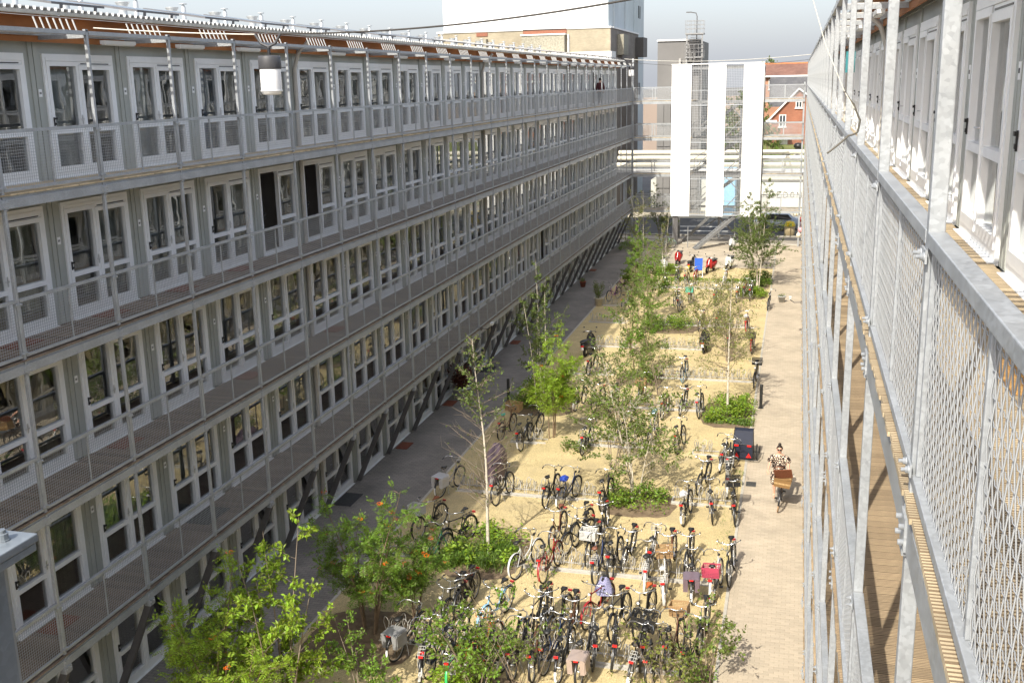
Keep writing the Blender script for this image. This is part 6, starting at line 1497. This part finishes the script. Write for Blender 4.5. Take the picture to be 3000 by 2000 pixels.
# ------------------------------------------------------------------ people
def skinned(name, pts, edges, m_, parent, sub=2, root=0):
    me = bpy.data.meshes.new(name); me.from_pydata([p[:3] for p in pts], edges, []); me.materials.append(m_)
    o = link(name, me, parent); md = o.modifiers.new('skin', 'SKIN'); md.use_smooth_shade = True
    for i, sv in enumerate(me.skin_vertices[0].data if me.skin_vertices else []): pass
    return o, me, sub, root
def skin_obj(name, pts, edges, m_, parent, sub=2, root=0):
    bmx = bmesh.new(); ly = bmx.verts.layers.skin.verify(); vs = [bmx.verts.new(p[:3]) for p in pts]
    for v, p in zip(vs, pts): v[ly].radius = (p[3], p[4] if len(p) > 4 else p[3])
    vs[root][ly].use_root = True
    for a, b in edges: bmx.edges.new((vs[a], vs[b]))
    me = bpy.data.meshes.new(name); bmx.to_mesh(me); bmx.free(); me.materials.append(m_)
    o = link(name, me, parent); md = o.modifiers.new('skin', 'SKIN'); md.use_smooth_shade = True
    sb = o.modifiers.new('sub', 'SUBSURF'); sb.levels = sub; sb.render_levels = sub
    return o
import bmesh
SKIN = mat('skin', (.62, .36, .25), .5, var=.04); HAIR = mat('dark_hair', (.025, .018, .014), .45)
def hand(pts, edges, wi, d, side, curl):
    """palm and five fingers grown from wrist index wi; d: direction of the hand, curl: bend direction"""
    w = Vector(pts[wi][:3]); d = d.normalized(); s = d.cross(curl).normalized()
    pi = len(pts); pc = w + d * .06; pts.append((*pc, .026)); edges.append((wi, pi))
    for k, (o_, l_) in enumerate(((-.03, .075), (-.01, .085), (.01, .08), (.028, .062))):
        a = len(pts); p1 = pc + d * .03 + s * o_; p2 = p1 + (d * .5 + curl * .5).normalized() * l_ * .55; p3 = p2 + (curl - d * .2).normalized() * l_ * .5
        pts += [(*p1, .010), (*p2, .009), (*p3, .007)]; edges += [(pi, a), (a, a + 1), (a + 1, a + 2)]
    a = len(pts); p1 = w + d * .02 - s * .035 * side; p2 = p1 + (d * .5 + curl * .6 - s * side * .4).normalized() * .04; pts += [(*p1, .012), (*p2, .009)]; edges += [(wi, a), (a, a + 1)]
# woman riding towards the viewer
wx, wy = 12.26, 13.29
bk = B(wx, wy, 182, 'black', 'step', 'solo creamtyre', 'black bicycle ridden towards the viewer with a wicker basket in front', name='bicycle')
WIC = brickmat('wicker_weave', (.62, .42, .20), (.50, .32, .14), (.25, .14, .05), .04, .018, .6)
WIC2 = brickmat('red_wicker_weave', (.42, .15, .06), (.34, .11, .04), (.16, .05, .02), .04, .018, .6)
def wick(nm, w0, w1, d0, d1, h, m_):
    m = MB(); vs = [(-w0, -d0, 0), (w0, -d0, 0), (w0, d0, 0), (-w0, d0, 0), (-w1, -d1, h), (w1, -d1, h), (w1, d1, h), (-w1, d1, h)]
    m.add(vs, [(0, 3, 2, 1), (0, 1, 5, 4), (1, 2, 6, 5), (2, 3, 7, 6), (3, 0, 4, 7)])
    vi = [(x * .94, y * .92, z + (.012 if z == 0 else 0)) for x, y, z in vs]; m.add(vi, [(0, 1, 2, 3), (4, 5, 1, 0), (5, 6, 2, 1), (6, 7, 3, 2), (7, 4, 0, 3)])
    m.tube([(-w1, -d1, h), (w1, -d1, h), (w1, d1, h), (-w1, d1, h), (-w1, -d1, h)], .012, 6)
    return m.mesh(nm, m_)
link('basket', wick('basket', .23, .255, .14, .17, .27, WIC), bk, (0, 1.16, .84))
m = MB(); m.box(-.255, .255, -.17, .17, -.012, .012); m.tube([(-.255, -.17, 0), (.255, -.17, 0), (.255, .17, 0), (-.255, .17, 0), (-.255, -.17, 0)], .014, 6)
link('basket_lid', m.mesh('basket_lid', WIC2), bk, (0.02, 1.10, 1.20), (R(62), R(14), 0))
m = MB(); m.box(-.05, .05, -.186, -.176, .12, .17); link('basket_tag', m.mesh('basket_tag', TWIG), bk, (0, 1.16, .84))
pw = thing('person', 'woman in leopard print dress and sunglasses cycling towards the viewer on the brick path', 'person', (wx, wy + 1.10, 0), (0, 0, R(180 - 2)))
# local frame: x right of rider, y forward, rear axle at origin
pts = [(0, .20, 1.00, .15, .12), (0, .21, 1.16, .125, .10), (0, .23, 1.34, .15, .11), (0, .245, 1.46, .10, .08), (0, .26, 1.53, .052), (0, .275, 1.60, .068, .072), (0, .28, 1.67, .082, .095), (0, .27, 1.745, .062, .075)]
edges = [(i, i + 1) for i in range(7)]
for s in (-1, 1):
    a = len(pts); pts += [(s * .17, .25, 1.43, .06), (s * .27, .31, 1.22, .052), (s * .295, .50, 1.12, .036), (s * .30, .60, 1.085, .026)]; edges += [(3, a), (a, a + 1), (a + 1, a + 2), (a + 2, a + 3)]
    hand(pts, edges, a + 3, Vector((-s * .1, 1, -.25)), s, Vector((0, .3, -1)))
    a = len(pts); kz, py, pz = ((.74, .56, .25) if s > 0 else (.90, .40, .42))
    pts += [(s * .10, .28, .98, .095), (s * .11, .58, kz, .065), (s * .10, py - .06, pz + .08, .035), (s * .10, py - .03, pz + .02, .035), (s * .10, py + .12, pz + .0, .028)]; edges += [(0, a), (a, a + 1), (a + 1, a + 2), (a + 2, a + 3), (a + 3, a + 4)]
skin_obj('body', pts, edges, SKIN, pw)
m = MB(); m.ball((0, .365, 1.655), .013, 6); m.ball((-.078, .27, 1.655), .02, 6); m.ball((.078, .27, 1.655), .02, 6); quick('nose_and_ears', m, SKIN, pw)
m = MB(); m.box(-.024, .024, .352, .360, 1.605, 1.612); quick('mouth', m, mat('lips', (.45, .08, .08), .4), pw)
m = MB()
for s in (-1, 1): m.add([(s * .008, .372, 1.690), (s * .062, .352, 1.692), (s * .060, .350, 1.655), (s * .034, .362, 1.642), (s * .010, .372, 1.655)], [(0, 1, 2, 3, 4) if s < 0 else (4, 3, 2, 1, 0)]); m.bar((s * .062, .350, 1.685), (s * .085, .27, 1.685), .006)
m.bar((-.01, .372, 1.685), (.01, .372, 1.685), .006); m.bar((-.062, .353, 1.693), (.062, .353, 1.693), .007); quick('sunglasses', m, BLACKP, pw)
m = MB(); n, k = 9, 16; vs = []
for i in range(n + 1):
    th = math.pi * .62 * i / n
    for j in range(k):
        u = 2 * math.pi * j / k; fr = max(0, math.sin(u)); z = 1.685 + .108 * math.cos(th); r = .100 * math.sin(th)
        if fr > .3 and th > 1.0: r *= .72; 
        vs.append((r * math.cos(u) * .95, .262 + r * math.sin(u) * 1.1 - .01, z))
m.add(vs, [(i * k + j, (i + 1) * k + j, (i + 1) * k + (j + 1) % k, i * k + (j + 1) % k) for i in range(n) for j in range(k)], 0, True); m.ball((0, .25, 1.815), .05, 8); quick('hair', m, HAIR, pw)
# dress
LEO = mat('leopard_print', (.78, .62, .48), .85, var=.03); t = LEO.node_tree; tc = [n for n in t.nodes if n.type == 'TEX_COORD'][0]
vv = t.nodes.new('ShaderNodeTexVoronoi'); vv.feature = 'DISTANCE_TO_EDGE'; vv.inputs['Scale'].default_value = 15; t.links.new(tc.outputs['Object'], vv.inputs['Vector'])
nn = t.nodes.new('ShaderNodeTexNoise'); nn.inputs['Scale'].default_value = 40; t.links.new(tc.outputs['Object'], nn.inputs['Vector'])
ma = t.nodes.new('ShaderNodeMath'); ma.operation = 'MULTIPLY'; t.links.new(vv.outputs['Distance'], ma.inputs[0]); t.links.new(nn.outputs[0], ma.inputs[1])
gt = t.nodes.new('ShaderNodeMath'); gt.operation = 'LESS_THAN'; gt.inputs[1].default_value = .075; t.links.new(ma.outputs[0], gt.inputs[0])
mm_ = t.nodes.new('ShaderNodeMixRGB'); b_ = t.nodes['Principled BSDF']; src = b_.inputs['Base Color'].links[0].from_socket; t.links.new(gt.outputs[0], mm_.inputs[0]); t.links.new(src, mm_.inputs[1]); mm_.inputs[2].default_value = (.025, .015, .012, 1)
gt.inputs[1].default_value = .085; t.links.new(mm_.outputs[0], b_.inputs['Base Color'])
dp = [(0, .21, .97, .22, .19), (0, .215, 1.08, .215, .19), (0, .22, 1.20, .21, .185), (0, .24, 1.32, .20, .165), (0, .25, 1.43, .13, .105)]; de = [(0, 1), (1, 2), (2, 3), (3, 4)]
for s in (-1, 1):
    a = len(dp); dp += [(s * .17, .25, 1.42, .115), (s * .25, .27, 1.31, .125), (s * .275, .30, 1.23, .10)]; de += [(4, a), (a, a + 1), (a + 1, a + 2)]
    a = len(dp); dp += [(s * .11, .32, .97, .135), (s * .12, .52, .84 if s < 0 else .80, .125), (s * .12, .60, .70 if s < 0 else .62, .11)]; de += [(0, a), (a, a + 1), (a + 1, a + 2)]
skin_obj('dress', dp, de, LEO, pw)
# man on the far upper walkway
pm = thing('person', 'man in dark red jacket standing on the top left walkway near the far end', 'person', (-0.50, 54.4, 4 * H), (0, 0, R(8)))
pts = [(0, 0, .92, .12, .10), (0, .01, 1.15, .13, .10), (0, .0, 1.38, .14, .10), (0, 0, 1.48, .06), (0, .01, 1.58, .075, .085), (0, .01, 1.69, .075, .09)]; edges = [(i, i + 1) for i in range(5)]
for s in (-1, 1):
    a = len(pts); pts += [(s * .18, 0, 1.40, .055), (s * .23, -.02, 1.12, .045), (s * .22, .12, .90, .03)]; edges += [(2, a), (a, a + 1), (a + 1, a + 2)]; hand(pts, edges, a + 2, Vector((0, .4, -1)), s, Vector((0, 1, -.3)))
    a = len(pts); pts += [(s * .09, 0, .85, .085), (s * .10, .02, .48, .06), (s * .10, -.02, .10, .045), (s * .11, .12, .04, .035)]; edges += [(0, a), (a, a + 1), (a + 1, a + 2), (a + 2, a + 3)]
skin_obj('body', pts, edges, SKIN, pm)
jp = [(0, 0, .86, .17, .13), (0, .01, 1.15, .18, .14), (0, 0, 1.38, .17, .13), (0, 0, 1.47, .09)]; je = [(0, 1), (1, 2), (2, 3)]
for s in (-1, 1): a = len(jp); jp += [(s * .18, 0, 1.41, .085), (s * .24, -.02, 1.12, .075), (s * .23, .10, .94, .06)]; je += [(2, a), (a, a + 1), (a + 1, a + 2)]
skin_obj('jacket', jp, je, mat('maroon_cloth', (.07, .018, .022), .9), pm)
tp = [(0, 0, .90, .14, .12)]; te = []
for s in (-1, 1): a = len(tp); tp += [(s * .09, 0, .82, .105), (s * .10, .02, .48, .085), (s * .10, -.02, .10, .07)]; te += [(0, a), (a, a + 1), (a + 1, a + 2)]
skin_obj('trousers', tp, te, mat('dark_trousers', (.02, .02, .025), .9), pm)
m = MB(); m.ball((0, -.012, 1.69), .102, 10, 0, 1.05); quick('hair', m, HAIR, pm)

m = MB(); vs = []
for i in range(9):
    for j in range(7): vs.append((13.35 + i * .025, 8.0 + .03 * math.sin(i * 1.3 + j * .5), 13.1 - j * .075))
m.add(vs, [(i * 7 + j, i * 7 + j + 1, i * 7 + 8 + j, i * 7 + 7 + j) for i in range(8) for j in range(6)], 0, True)
tag(quick('towel', m, mat('turquoise_cloth', (.04, .20, .22), .9)), 'small turquoise towel hung up on the top right walkway between the posts', 'towel')
